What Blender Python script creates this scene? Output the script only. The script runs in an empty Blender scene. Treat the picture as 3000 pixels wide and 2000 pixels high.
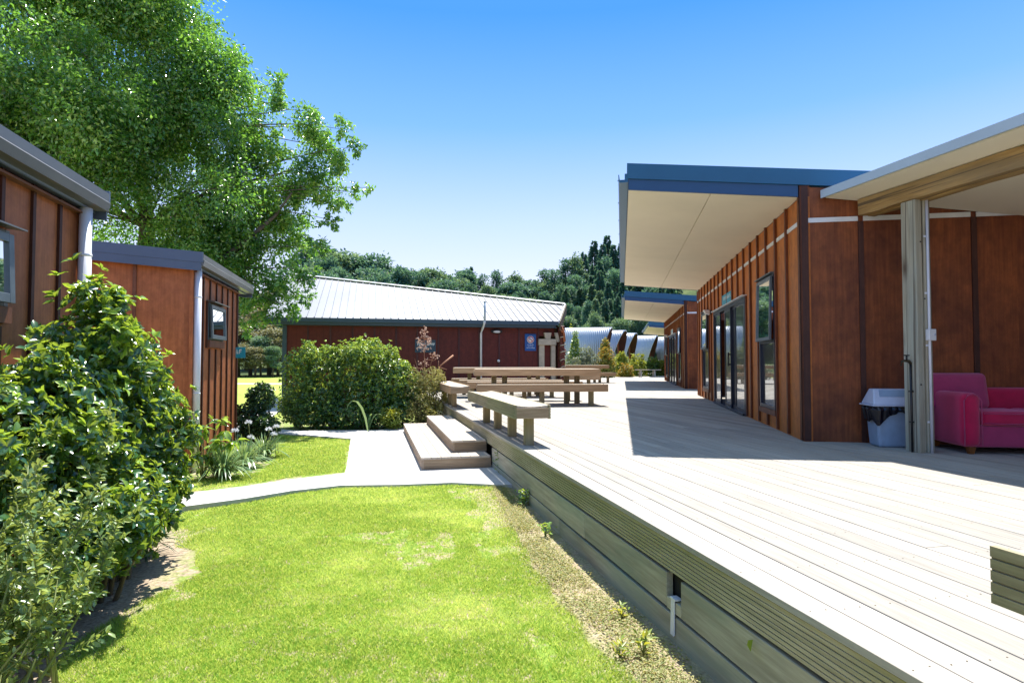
import bpy, math, random
import numpy as np
from mathutils import Vector, Matrix
rad = math.radians
random.seed(7)
RNG = np.random.default_rng(11)
C = bpy.context.scene.collection
F = 1795.0            # focal length in px of the 3000 px wide photograph
EYE = 1.44
HZ = 1059.0

def at(px, py, Y):
    """world point at depth Y whose picture position would be (px, py)"""
    return ((px - 1500) / F * Y, Y, EYE + (HZ - py) / F * Y)

def onz(px, py, z):
    Y = (EYE - z) * F / (py - HZ)
    return ((px - 1500) / F * Y, Y)

AL = rad(12.9)
NX, NY = math.cos(AL), math.sin(AL)
def st(s, t):
    return (s * NX - t * NY, s * NY + t * NX)
def to_st(x, y):
    return (x * NX + y * NY, -x * NY + y * NX)

# ------------------------------------------------------------------ materials
def nt(name):
    m = bpy.data.materials.new(name); m.use_nodes = True
    t = m.node_tree; t.nodes.clear()
    return m, t
def N(t, typ, **kw):
    n = t.nodes.new(typ)
    for k, v in kw.items():
        if k.startswith('i_'):
            key = k[2:]
            n.inputs[int(key) if key.isdigit() else key.replace('_', ' ')].default_value = v
        else:
            setattr(n, k, v)
    return n
def L(t, a, b): t.links.new(a, b)
def col(c): return (c[0], c[1], c[2], 1.0)
def ramp(t, stops):
    r = t.nodes.new('ShaderNodeValToRGB')
    e = r.color_ramp.elements
    while len(e) < len(stops): e.new(0.5)
    for i, (p, c) in enumerate(stops):
        e[i].position = p; e[i].color = col(c)
    return r
def mixc(t, a, b, fac, mode='MIX'):
    m = t.nodes.new('ShaderNodeMix'); m.data_type = 'RGBA'; m.blend_type = mode
    for sock, v in ((m.inputs[6], a), (m.inputs[7], b)):
        if isinstance(v, tuple): sock.default_value = col(v)
        else: L(t, v, sock)
    if isinstance(fac, (int, float)): m.inputs[0].default_value = fac
    else: L(t, fac, m.inputs[0])
    return m.outputs[2]
def principled(t, base, rough=0.6, metal=0.0, spec=0.5, normal=None):
    p = t.nodes.new('ShaderNodeBsdfPrincipled')
    if isinstance(base, tuple): p.inputs['Base Color'].default_value = col(base)
    else: L(t, base, p.inputs['Base Color'])
    if isinstance(rough, (int, float)): p.inputs['Roughness'].default_value = rough
    else: L(t, rough, p.inputs['Roughness'])
    p.inputs['Metallic'].default_value = metal
    p.inputs['Specular IOR Level'].default_value = spec
    if normal is not None: L(t, normal, p.inputs['Normal'])
    return p
def out(t, sh):
    o = t.nodes.new('ShaderNodeOutputMaterial'); L(t, sh, o.inputs['Surface'])
def bump(t, h, strength=0.3, dist=0.01):
    b = t.nodes.new('ShaderNodeBump'); b.inputs['Strength'].default_value = strength
    b.inputs['Distance'].default_value = dist
    L(t, h, b.inputs['Height']); return b.outputs[0]
def coords(t, scale=(1, 1, 1), world=False, rnd=True):
    """object coordinates, shifted board by board"""
    if world:
        g = t.nodes.new('ShaderNodeNewGeometry'); src = g.outputs['Position']
    else:
        g = t.nodes.new('ShaderNodeTexCoord'); src = g.outputs['Object']
    if rnd:
        a = N(t, 'ShaderNodeAttribute', attribute_name='rnd')
        v = N(t, 'ShaderNodeVectorMath', operation='MULTIPLY_ADD')
        L(t, a.outputs['Fac'], v.inputs[0]); v.inputs[1].default_value = (17.3, 31.7, 23.1)
        L(t, src, v.inputs[2]); src = v.outputs[0]
    mp = N(t, 'ShaderNodeMapping'); mp.inputs['Scale'].default_value = scale
    L(t, src, mp.inputs['Vector'])
    return mp.outputs[0]
def noise(t, vec, scale=1.0, detail=4, rough=0.6):
    n = N(t, 'ShaderNodeTexNoise'); n.inputs['Scale'].default_value = scale
    n.inputs['Detail'].default_value = detail; n.inputs['Roughness'].default_value = rough
    L(t, vec, n.inputs['Vector']); return n.outputs['Fac']
def rndf(t):
    return N(t, 'ShaderNodeAttribute', attribute_name='rnd').outputs['Fac']

def plain(name, c, rough=0.6, metal=0.0, spec=0.5, var=0.12, sc=6.0, bmp=0.0):
    m, t = nt(name)
    v = coords(t, (sc,) * 3, rnd=False)
    n = noise(t, v, 1.0, 5)
    lo = tuple(x * (1 - var * 2) for x in c); hi = tuple(min(1, x * (1 + var)) for x in c)
    r = ramp(t, [(0.3, lo), (0.6, c), (0.8, hi)]); L(t, n, r.inputs[0])
    nrm = None
    if bmp:
        n2 = noise(t, coords(t, (sc * 12,) * 3, rnd=False), 1.0, 3)
        nrm = bump(t, n2, bmp, 0.003)
    out(t, principled(t, r.outputs[0], rough, metal, spec, nrm).outputs[0])
    return m

def wood(name, c1, c2, axis=1, rough=0.75, fine=60.0, varr=0.35, stain=None, stain_amt=0.5, spec=0.3, blot=0.25, bmp=0.35, knots=0.0):
    """grain runs along local axis; every board gets its own shade"""
    m, t = nt(name)
    s = [fine] * 3; s[axis] = 2.2
    n = noise(t, coords(t, tuple(s)), 1.0, 6, 0.65)
    r = ramp(t, [(0.28, c2), (0.5, tuple((a + b) / 2 for a, b in zip(c1, c2))), (0.66, c1)])
    L(t, n, r.inputs[0])
    s2 = [7.0] * 3; s2[axis] = 0.9
    n2 = noise(t, coords(t, tuple(s2)), 1.0, 4)
    r2 = ramp(t, [(0.3, (1 - blot,) * 3), (0.7, (1 + blot * 0.3,) * 3)]); L(t, n2, r2.inputs[0])
    c = mixc(t, r.outputs[0], r2.outputs[0], 1.0, 'MULTIPLY')
    r3 = ramp(t, [(0.0, (1 - varr,) * 3), (1.0, (1.0,) * 3)]); L(t, rndf(t), r3.inputs[0])
    c = mixc(t, c, r3.outputs[0], 1.0, 'MULTIPLY')
    if stain:
        s3 = [3.0] * 3; s3[axis] = 0.7
        n3 = noise(t, coords(t, tuple(s3), rnd=False), 1.0, 5)
        r4 = ramp(t, [(0.42, (0, 0, 0)), (0.62, (stain_amt,) * 3)]); L(t, n3, r4.inputs[0])
        c = mixc(t, c, stain, r4.outputs[0])
    if knots:
        s4 = [4.2] * 3; s4[axis] = 1.5
        vo = N(t, 'ShaderNodeTexVoronoi'); L(t, coords(t, tuple(s4)), vo.inputs['Vector']); vo.inputs['Scale'].default_value = 1.0
        r6 = ramp(t, [(.05, (knots,) * 3), (.16, (knots * .35,) * 3), (.26, (0,) * 3)]); L(t, vo.outputs['Distance'], r6.inputs[0])
        c = mixc(t, c, (0.07, 0.035, 0.015), r6.outputs[0])
        s5 = [30.0] * 3; s5[axis] = .35      # long drying cracks
        n7 = noise(t, coords(t, tuple(s5)), 1.0, 2, .5); r7 = ramp(t, [(.60, (0,) * 3), (.66, (.75,) * 3)]); L(t, n7, r7.inputs[0])
        c = mixc(t, c, (0.08, 0.06, 0.045), r7.outputs[0])
    out(t, principled(t, c, rough, 0, spec, bump(t, n, bmp, 0.002)).outputs[0])
    return m

def plyw(name, c1, c2, c3, rough=0.55, varr=0.2):
    """stained plywood sheet: upright grain, cloudy stain, weathering"""
    m, t = nt(name)
    n = noise(t, coords(t, (38, 38, 1.6)), 1.0, 5, 0.6)
    n2 = noise(t, coords(t, (2.2, 2.2, 1.3)), 1.0, 6, 0.65)
    r = ramp(t, [(0.3, c2), (0.7, c1)]); L(t, n, r.inputs[0])
    r2 = ramp(t, [(0.35, (0, 0, 0)), (0.68, (0.75,) * 3)]); L(t, n2, r2.inputs[0])
    c = mixc(t, r.outputs[0], c3, r2.outputs[0])
    r3 = ramp(t, [(0.0, (1 - varr,) * 3), (1.0, (1.0,) * 3)]); L(t, rndf(t), r3.inputs[0])
    c = mixc(t, c, r3.outputs[0], 1.0, 'MULTIPLY')
    n5 = noise(t, coords(t, (9, 9, 7)), 1.0, 5, 0.7); r5 = ramp(t, [(.38, (.62,) * 3), (.6, (1.1,) * 3)]); L(t, n5, r5.inputs[0])
    c = mixc(t, c, r5.outputs[0], .55, 'MULTIPLY')
    out(t, principled(t, c, rough, 0, 0.3, bump(t, n, 0.25, 0.002)).outputs[0])
    return m

def leafm(name, cd, cm, cl, rough=0.38, trans=0.35, spec=0.5, tcol=None):
    m, t = nt(name)
    r = ramp(t, [(0.0, cd), (0.55, cm), (0.95, cl)]); L(t, rndf(t), r.inputs[0])
    p = principled(t, r.outputs[0], rough, 0, spec)
    tr = N(t, 'ShaderNodeBsdfTranslucent')
    tc = mixc(t, r.outputs[0], tcol or (min(1, cl[0] * 2.2), min(1, cl[1] * 2.0), cl[2]), 0.6)
    L(t, tc, tr.inputs['Color'])
    mx = N(t, 'ShaderNodeMixShader'); mx.inputs[0].default_value = trans
    L(t, p.outputs[0], mx.inputs[1]); L(t, tr.outputs[0], mx.inputs[2])
    out(t, mx.outputs[0])
    return m

def glassm(name, tint=(0.012, 0.016, 0.02), ior=5.5):
    m, t = nt(name)
    n = noise(t, coords(t, (0.9, 0.9, 0.9), rnd=False), 1.0, 2)
    nb = bump(t, n, 0.05, 0.02)
    fr = N(t, 'ShaderNodeFresnel'); fr.inputs['IOR'].default_value = ior
    g = N(t, 'ShaderNodeBsdfGlossy'); g.inputs['Roughness'].default_value = 0.02
    g.inputs['Color'].default_value = (0.92, 0.95, 0.97, 1); L(t, nb, g.inputs['Normal'])
    d = principled(t, tint, 0.3)
    mx = N(t, 'ShaderNodeMixShader'); L(t, fr.outputs[0], mx.inputs[0])
    L(t, d.outputs[0], mx.inputs[1]); L(t, g.outputs[0], mx.inputs[2])
    out(t, mx.outputs[0]); return m

M = {}
M['deck'] = wood('deck_board', (0.47, 0.44, 0.39), (0.33, 0.305, 0.265), 1, 0.8, 55, 0.30, stain=(0.40, 0.35, 0.29), stain_amt=0.35, blot=0.14)
M['deckedge'] = wood('weathered_edge', (0.56, 0.49, 0.33), (0.31, 0.27, 0.16), 1, 0.85, 50, 0.25, stain=(0.26, 0.245, 0.10), stain_amt=0.6)
M['retain'] = wood('retaining_board', (0.62, 0.57, 0.44), (0.38, 0.35, 0.26), 1, 0.85, 40, 0.3, stain=(0.24, 0.30, 0.24), stain_amt=0.7, blot=0.4)
M['bench'] = wood('bench_board', (0.62, 0.42, 0.25), (0.42, 0.27, 0.15), 0, 0.75, 55, 0.25, blot=0.2)
M['benchtop'] = wood('bench_top', (0.60, 0.53, 0.43), (0.42, 0.35, 0.27), 0, 0.8, 55, 0.22, blot=0.2)
M['benchend'] = wood('bench_end', (0.52, 0.39, 0.26), (0.32, 0.23, 0.14), 1, 0.75, 55, 0.25, blot=0.2)
M['bench_old'] = wood('bench_board_old', (0.44, 0.38, 0.25), (0.26, 0.215, 0.13), 0, 0.8, 55, 0.25, stain=(0.20, 0.21, 0.08), stain_amt=0.55)
M['leg'] = wood('leg_wood', (0.46, 0.38, 0.23), (0.28, 0.21, 0.12), 2, 0.8, 50, 0.3, stain=(0.19, 0.17, 0.06), stain_amt=0.6)
M['step'] = wood('step_board', (0.62, 0.55, 0.47), (0.46, 0.39, 0.32), 1, 0.8, 55, 0.22, blot=0.18)
M['stepside'] = wood('step_side', (0.60, 0.46, 0.35), (0.40, 0.30, 0.21), 1, 0.8, 55, 0.25)
M['stepend'] = wood('step_end', (0.50, 0.38, 0.26), (0.32, 0.23, 0.15), 0, 0.8, 55, 0.25)
M['post'] = wood('post_wood', (0.66, 0.58, 0.42), (0.42, 0.36, 0.25), 2, 0.75, 45, 0.35, stain=(0.36, 0.42, 0.38), stain_amt=0.45, knots=.8)
M['beam'] = wood('beam_wood', (0.62, 0.40, 0.16), (0.40, 0.235, 0.085), 1, 0.75, 38, 0.2, stain=(0.24, 0.19, 0.12), stain_amt=0.6, blot=0.5, knots=.9)
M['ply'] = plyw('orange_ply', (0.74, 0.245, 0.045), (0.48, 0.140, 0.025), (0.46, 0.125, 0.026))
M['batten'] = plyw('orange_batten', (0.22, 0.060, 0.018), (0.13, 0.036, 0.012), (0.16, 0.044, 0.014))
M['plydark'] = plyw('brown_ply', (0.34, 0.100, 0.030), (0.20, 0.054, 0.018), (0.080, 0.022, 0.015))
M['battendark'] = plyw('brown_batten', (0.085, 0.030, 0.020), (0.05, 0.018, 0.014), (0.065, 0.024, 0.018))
M['plyred'] = plyw('red_ply', (0.17, 0.030, 0.020), (0.10, 0.018, 0.015), (0.12, 0.022, 0.017))
M['battenred'] = plyw('red_batten', (0.10, 0.035, 0.038), (0.065, 0.022, 0.026), (0.08, 0.028, 0.03))
M['plyleft'] = plyw('cabin_ply', (0.56, 0.195, 0.070), (0.37, 0.115, 0.040), (0.40, 0.130, 0.058))
M['battenleft'] = plyw('cabin_batten', (0.085, 0.024, 0.011), (0.05, 0.015, 0.009), (0.07, 0.02, 0.01))
M['navy'] = plain('navy_metal', (0.010, 0.098, 0.21), 0.4, 0.0, 0.5, 0.05, 1.5)
M['navy2'] = plain('navy_metal_lower', (0.010, 0.062, 0.165), 0.4, 0.0, 0.5, 0.05, 1.5)
M['slate'] = plain('slate_metal', (0.10, 0.135, 0.20), 0.4, 0.2, 0.5, 0.06, 1.5)
M['gutter'] = plain('gutter_metal', (0.20, 0.20, 0.20), 0.35, 0.5, 0.5, 0.08, 2)
M['midgutter'] = plain('dark_gutter', (0.050, 0.085, 0.12), 0.45, 0.2, 0.5, 0.06, 2)
M['soffit'] = plain('cream_soffit', (0.80, 0.72, 0.58), 0.8, 0, 0.2, 0.03, 1.2)
M['vsoffit'] = plain('veranda_soffit', (0.80, 0.73, 0.60), 0.8, 0, 0.2, 0.03, 1.2)
M['vfascia'] = plain('pale_fascia', (0.42, 0.50, 0.58), 0.5, 0, 0.4, 0.05, 2)
M['white'] = plain('white_paint', (0.72, 0.73, 0.76), 0.5, 0, 0.5, 0.06, 5)
M['pvc'] = plain('white_pvc', (0.74, 0.75, 0.80), 0.35, 0, 0.5, 0.07, 3)
M['black'] = plain('black_plastic', (0.012, 0.012, 0.014), 0.4)
M['alu'] = plain('dark_aluminium', (0.012, 0.02, 0.045), 0.35, 0.3)
M['greyalu'] = plain('grey_aluminium', (0.13, 0.165, 0.19), 0.4, 0.3)
M['glass'] = glassm('window_glass')
M['trim'] = plyw('window_trim', (0.26, 0.10, 0.05), (0.16, 0.06, 0.035), (0.2, 0.08, 0.045))
M['shadeblack'] = plain('shade_black', (0.02, 0.018, 0.016), 0.9)  # near-black painted shade for the unlit room and under the deck
M['teal'] = plain('teal_sign', (0.02, 0.33, 0.48), 0.4, var=0.05)
M['signwhite'] = plain('sign_white', (0.75, 0.78, 0.8), 0.5, var=0.05)
M['signblue'] = plain('sign_blue', (0.012, 0.09, 0.32), 0.4, var=0.15)
M['signnavy'] = plain('sign_navy', (0.02, 0.055, 0.09), 0.4, var=0.15)
M['signred'] = plain('sign_red', (0.55, 0.03, 0.03), 0.4)
M['binblue'] = plain('bin_blue', (0.27, 0.37, 0.50), 0.45, var=0.08, sc=8)
M['binlid'] = plain('bin_lid', (0.52, 0.57, 0.70), 0.4, var=0.06, sc=8)
M['bag'] = plain('bin_bag', (0.006, 0.006, 0.012), 0.25)
M['foot'] = wood('foot_wood', (0.34, 0.12, 0.025), (0.22, 0.07, 0.015), 2)
M['brass'] = plain('brass', (0.10, 0.08, 0.05), 0.4, 0.7)
M['cream'] = plain('cream_board', (0.46, 0.40, 0.30), 0.7)
M['carve'] = plain('carved_red', (0.16, 0.035, 0.015), 0.5, var=0.4, sc=9)
M['carveor'] = plain('carved_orange', (0.42, 0.12, 0.03), 0.5, var=0.3, sc=9)
M['stem'] = plain('green_stem', (0.20, 0.24, 0.07), 0.6)
M['twig'] = plain('brown_twig', (0.13, 0.10, 0.06), 0.8)
M['bark'] = plain('bark', (0.16, 0.125, 0.09), 0.9, var=0.35, sc=4, bmp=0.6)
M['farbark'] = plain('far_bark', (0.11, 0.09, 0.075), 0.9)
M['petal'] = leafm('petal', (0.55, 0.58, 0.66), (0.68, 0.70, 0.75), (0.8, 0.8, 0.82), 0.6, 0.3, tcol=(0.8, 0.8, 0.85))
M['drystalk'] = plain('dry_stalk', (0.42, 0.20, 0.11), 0.8)
M['dryflower'] = leafm('dry_flower', (0.42, 0.24, 0.17), (0.55, 0.36, 0.28), (0.66, 0.5, 0.42), 0.7, 0.3, tcol=(0.6, 0.4, 0.3))

# leaves
M['l_bush'] = leafm('bush_leaf', (0.016, 0.068, 0.036), (0.050, 0.145, 0.050), (0.36, 0.52, 0.06), 0.24, 0.30, 0.9)
M['l_small'] = leafm('small_leaf', (0.06, 0.13, 0.06), (0.14, 0.23, 0.09), (0.36, 0.44, 0.12), 0.28, 0.25, 0.6)
M['l_tree'] = leafm('tree_leaf', (0.030, 0.105, 0.032), (0.13, 0.29, 0.045), (0.52, 0.66, 0.12), 0.24, 0.42, 1.0, tcol=(0.32, 0.66, 0.05))
M['l_hedge'] = leafm('hedge_leaf', (0.016, 0.075, 0.035), (0.060, 0.175, 0.055), (0.40, 0.58, 0.09), 0.26, 0.28, 0.8)
M['l_gold'] = leafm('gold_leaf', (0.10, 0.13, 0.035), (0.24, 0.25, 0.07), (0.56, 0.45, 0.20), 0.4, 0.25)
M['l_strap'] = leafm('strap_leaf', (0.07, 0.16, 0.07), (0.17, 0.29, 0.13), (0.34, 0.46, 0.22), 0.28, 0.2, 0.6)
M['l_dark'] = leafm('dark_leaf', (0.018, 0.055, 0.03), (0.04, 0.10, 0.045), (0.10, 0.19, 0.05), 0.3, 0.25, 0.6)
M['l_pine'] = leafm('pine_needles', (0.020, 0.085, 0.085), (0.052, 0.165, 0.135), (0.15, 0.28, 0.18), 0.6, 0.25)
M['l_pine2'] = leafm('olive_needles', (0.035, 0.110, 0.085), (0.090, 0.20, 0.130), (0.22, 0.33, 0.18), 0.6, 0.25)
M['l_scrub'] = leafm('scrub_leaf', (0.08, 0.11, 0.055), (0.16, 0.17, 0.09), (0.30, 0.28, 0.16), 0.6, 0.2)
M['l_yel'] = leafm('yellow_leaf', (0.09, 0.16, 0.03), (0.19, 0.28, 0.04), (0.42, 0.42, 0.06), 0.4, 0.3)
M['l_red'] = leafm('red_tip_leaf', (0.07, 0.17, 0.03), (0.20, 0.30, 0.045), (0.46, 0.24, 0.06), 0.4, 0.3)
M['l_grey'] = leafm('grey_leaf', (0.09, 0.12, 0.08), (0.16, 0.19, 0.13), (0.27, 0.30, 0.20), 0.5, 0.2)

# ------------------------------------------------------------------ mesh tools
class MB:
    def __init__(s):
        s.v = []; s.f = []; s.m = []; s.r = []; s.sm = []
    def add(s, vs, fs, m=0, r=None, smooth=False):
        b = len(s.v); r = random.random() if r is None else r
        s.v += [tuple(p) for p in vs]; s.r += [r] * len(vs)
        s.f += [tuple(i + b for i in f) for f in fs]
        s.m += [m] * len(fs); s.sm += [smooth] * len(fs)
        return s
    def hexa(s, p, m=0, r=None):
        return s.add(p, [(3, 2, 1, 0), (4, 5, 6, 7), (0, 1, 5, 4), (1, 2, 6, 5), (2, 3, 7, 6), (3, 0, 4, 7)], m, r)
    def box(s, x0, x1, y0, y1, z0, z1, m=0, r=None):
        x0, x1 = sorted((x0, x1)); y0, y1 = sorted((y0, y1)); z0, z1 = sorted((z0, z1))
        return s.hexa([(x0, y0, z0), (x1, y0, z0), (x1, y1, z0), (x0, y1, z0),
                       (x0, y0, z1), (x1, y0, z1), (x1, y1, z1), (x0, y1, z1)], m, r)
    def prism(s, prof, axis, a0, a1, m=0, r=None):
        """closed profile in the two other axes (in order), extruded along axis"""
        def P(u, v, a):
            q = [u, v]; q.insert(axis, a); return tuple(q)
        n = len(prof)
        vs = [P(u, v, a0) for u, v in prof] + [P(u, v, a1) for u, v in prof]
        fs = [tuple(range(n))[::-1], tuple(range(n, 2 * n))]
        fs += [(i, (i + 1) % n, n + (i + 1) % n, n + i) for i in range(n)]
        return s.add(vs, fs, m, r)
    def tube(s, path, rr, seg=8, m=0, caps=True, r=None):
        path = [Vector(p) for p in path]
        if not isinstance(rr, (list, tuple)): rr = [rr] * len(path)
        vs = []; fs = []
        up = Vector((0, 0, 1))
        for i, p in enumerate(path):
            d = (path[min(i + 1, len(path) - 1)] - path[max(i - 1, 0)]).normalized()
            a = d.cross(up if abs(d.z) < 0.95 else Vector((1, 0, 0))).normalized(); b = d.cross(a)
            for k in range(seg):
                th = 2 * math.pi * k / seg
                vs.append(p + (a * math.cos(th) + b * math.sin(th)) * rr[i])
        for i in range(len(path) - 1):
            for k in range(seg):
                k2 = (k + 1) % seg
                fs.append((i * seg + k, i * seg + k2, (i + 1) * seg + k2, (i + 1) * seg + k))
        if caps:
            fs.append(tuple(range(seg))[::-1]); e = (len(path) - 1) * seg
            fs.append(tuple(range(e, e + seg)))
        return s.add(vs, fs, m, r, True)
    def disc(s, c, nrm, rad_, th, seg=20, m=0):
        n = Vector(nrm).normalized()
        return s.tube([Vector(c), Vector(c) + n * th], rad_, seg, m)
    def build(s, name, mats, parent=None, bevel=0, seg=1, subsurf=0, smooth=False):
        me = bpy.data.meshes.new(name)
        me.from_pydata(s.v, [], s.f); me.update()
        if not isinstance(mats, (list, tuple)): mats = [mats]
        for m in mats: me.materials.append(m)
        me.polygons.foreach_set('material_index', s.m)
        me.polygons.foreach_set('use_smooth', [bool(x) or smooth for x in s.sm])
        a = me.attributes.new('rnd', 'FLOAT', 'POINT'); a.data.foreach_set('value', s.r)
        o = bpy.data.objects.new(name, me); C.objects.link(o)
        if parent: o.parent = parent
        if bevel:
            b = o.modifiers.new('bevel', 'BEVEL'); b.width = bevel; b.segments = seg
            b.limit_method = 'ANGLE'; b.angle_limit = rad(40)
        if subsurf:
            q = o.modifiers.new('sub', 'SUBSURF'); q.levels = subsurf; q.render_levels = subsurf
        return o

def npmesh(name, V, T=None, Q=None, rnd=None, mats=(), parent=None, smooth=True, matidx=None):
    me = bpy.data.meshes.new(name)
    V = np.asarray(V, np.float32)
    nT = 0 if T is None else len(T); nQ = 0 if Q is None else len(Q)
    me.vertices.add(len(V)); me.vertices.foreach_set('co', V.ravel())
    me.loops.add(nT * 3 + nQ * 4); me.polygons.add(nT + nQ)
    li = []
    if nT: li.append(np.asarray(T).ravel())
    if nQ: li.append(np.asarray(Q).ravel())
    me.loops.foreach_set('vertex_index', np.concatenate(li).astype(np.int32))
    ls = np.concatenate([np.arange(nT) * 3, nT * 3 + np.arange(nQ) * 4]).astype(np.int32)
    me.polygons.foreach_set('loop_start', ls)
    if smooth: me.polygons.foreach_set('use_smooth', np.ones(nT + nQ, bool))
    if matidx is not None: me.polygons.foreach_set('material_index', matidx.astype(np.int32))
    for m in (mats if isinstance(mats, (list, tuple)) else [mats]): me.materials.append(m)
    if rnd is not None:
        a = me.attributes.new('rnd', 'FLOAT', 'POINT'); a.data.foreach_set('value', np.asarray(rnd, np.float32))
    me.update(calc_edges=True)
    o = bpy.data.objects.new(name, me); C.objects.link(o)
    if parent: o.parent = parent
    return o

def unit(a):
    return a / np.maximum(np.linalg.norm(a, axis=1, keepdims=True), 1e-9)

def leaf_arrays(P, D, Nn, Ln, W, rich=False, droop=0.25, fold=0.25):
    """leaves: base P, direction D, face normal Nn, length Ln, width W"""
    n = len(P); D = unit(D); S = unit(np.cross(D, Nn)); U = unit(np.cross(S, D))
    Ln = np.broadcast_to(np.asarray(Ln, float).reshape(-1, 1), (n, 1)); W = np.broadcast_to(np.asarray(W, float).reshape(-1, 1), (n, 1))
    if not rich:
        v0 = P; v1 = P + D * Ln * .45 + S * W * .5 + U * W * fold
        v2 = P + D * Ln - U * Ln * droop * .5; v3 = P + D * Ln * .45 - S * W * .5 + U * W * fold
        V = np.stack([v0, v1, v2, v3], 1).reshape(-1, 3)
        b = (np.arange(n) * 4)[:, None]
        T = np.concatenate([b + np.array([[0, 1, 2]]), b + np.array([[0, 2, 3]])])
        return V, T, None, 4
    def pt(f, w, up): return P + D * Ln * f + S * W * w + U * (W * up - Ln * droop * f * f)
    V = np.stack([pt(0, 0, 0), pt(.28, .42, fold), pt(.28, 0, 0), pt(.28, -.42, fold),
                  pt(.68, .46, fold), pt(.68, 0, 0), pt(.68, -.46, fold), pt(1, 0, 0)], 1).reshape(-1, 3)
    b = (np.arange(n) * 8)[:, None]
    T = np.concatenate([b + np.array([[0, 1, 2]]), b + np.array([[0, 2, 3]]), b + np.array([[4, 7, 5]]), b + np.array([[5, 7, 6]])])
    Q = np.concatenate([b + np.array([[1, 4, 5, 2]]), b + np.array([[2, 5, 6, 3]])])
    return V, T, Q, 8

def leaves(name, P, D, Nn, Ln, W, mat, parent=None, rich=False, rnd=None, droop=0.25, fold=0.25):
    V, T, Q, k = leaf_arrays(P, D, Nn, Ln, W, rich, droop, fold)
    if rnd is None: rnd = RNG.random(len(P))
    return npmesh(name, V, T, Q, np.repeat(rnd, k), mat, parent)

def rdir(n):
    return unit(RNG.normal(size=(n, 3)))

def lobes_points(lobes, n, shell=0.35, flat=None):
    """points near the skin of several ellipsoids, thrown out where deep inside another"""
    lob = np.array(lobes, float)
    vol = lob[:, 3] * lob[:, 4] * lob[:, 5]; w = vol ** (2 / 3); w /= w.sum()
    P = []; O = []
    need = n
    while need > 0:
        k = RNG.choice(len(lob), size=int(need * 1.6) + 20, p=w)
        d = rdir(len(k))
        rr = 1 - shell * RNG.random(len(k)) ** 1.3 + 0.10 * RNG.normal(size=len(k)) * 0.6
        p = lob[k, :3] + d * lob[k, 3:6] * rr[:, None]
        inside = np.zeros(len(k), bool)
        for i in range(len(lob)):
            q = (((p - lob[i, :3]) / lob[i, 3:6]) ** 2).sum(1)
            inside |= (q < (1 - shell) ** 2 * 0.85)
        if flat is not None: inside |= p[:, 2] < flat
        p = p[~inside]; o = unit(d[~inside] / lob[k[~inside], 3:6])
        P.append(p[:need]); O.append(o[:need]); need -= len(p[:need])
    return np.concatenate(P)[:n], np.concatenate(O)[:n]

def thing(name, label, cat, loc=(0, 0, 0), rz=0, group=None):
    o = bpy.data.objects.new(name, None); C.objects.link(o)
    o.empty_display_size = 0.2
    o.location = loc if len(loc) == 3 else (loc[0], loc[1], 0); o.rotation_euler = (0, 0, rz)
    o['label'] = label; o['category'] = cat
    if group: o['group'] = group
    return o
def tag(o, label, cat, group=None, kind=None):
    o['label'] = label
    if cat: o['category'] = cat
    if group: o['group'] = group
    if kind: o['kind'] = kind
    return o
def struct(o, label=None):
    o['kind'] = 'structure'
    if label: o['label'] = label
    return o
def copy_tree(o, parent=None):
    c = o.copy(); C.objects.link(c); c.parent = parent
    for ch in [x for x in list(o.children)]: copy_tree(ch, c)
    return c

def vnoise(x, y, scale, seed=0, octs=3):
    g = np.random.default_rng(seed).random((64, 64)); r = 0; amp = 1; tot = 0
    for o in range(octs):
        u = x * scale * 2 ** o; v = y * scale * 2 ** o
        i = np.floor(u).astype(int); j = np.floor(v).astype(int); fu = u - i; fv = v - j
        fu = fu * fu * (3 - 2 * fu); fv = fv * fv * (3 - 2 * fv)
        a = g[i % 64, j % 64]; b = g[(i + 1) % 64, j % 64]; c = g[i % 64, (j + 1) % 64]; d = g[(i + 1) % 64, (j + 1) % 64]
        r = r + amp * ((a * (1 - fu) + b * fu) * (1 - fv) + (c * (1 - fu) + d * fu) * fv); tot += amp; amp *= .5
    return r / tot
def in_poly(x, y, poly):
    r = np.zeros(len(x), bool); n = len(poly)
    for i in range(n):
        x1, y1 = poly[i]; x2, y2 = poly[(i + 1) % n]
        c = ((y1 > y) != (y2 > y)) & (x < (x2 - x1) * (y - y1) / (y2 - y1 + 1e-12) + x1)
        r ^= c
    return r
# ================================================================== ground, hills, path
def gz(x, y):
    """height of the grass ground: level with the path, a little lower towards the near lawn"""
    k = np.clip((7.6 - np.asarray(y, float)) / 3.0, 0, 1)
    return -0.035 - 0.055 * k * k * (3 - 2 * k)
def hill(x, y):
    x = np.asarray(x, float); y = np.asarray(y, float)
    k = np.clip((y - 62) / 60.0, 0, 1.6)
    r = np.clip((x + 45) / 75.0, 0, 1.2)
    return gz(x, y) + k * k * (3.5 + 5.5 * r) + np.clip(y - 115, 0, 60) * 0.10 * r + 0.8 * k * (vnoise(x + 900, y + 900, 0.05, 5) - .5)

def grid_sheet(name, xs, ys, zf, mat):
    X, Y = np.meshgrid(xs, ys); Z = zf(X, Y)
    V = np.stack([X, Y, Z], -1).reshape(-1, 3); nx = len(xs); ny = len(ys)
    i = (np.arange(ny - 1)[:, None] * nx + np.arange(nx - 1)[None]).ravel()
    Q = np.stack([i, i + 1, i + nx + 1, i + nx], 1)
    return npmesh(name, V, None, Q, None, mat)

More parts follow.
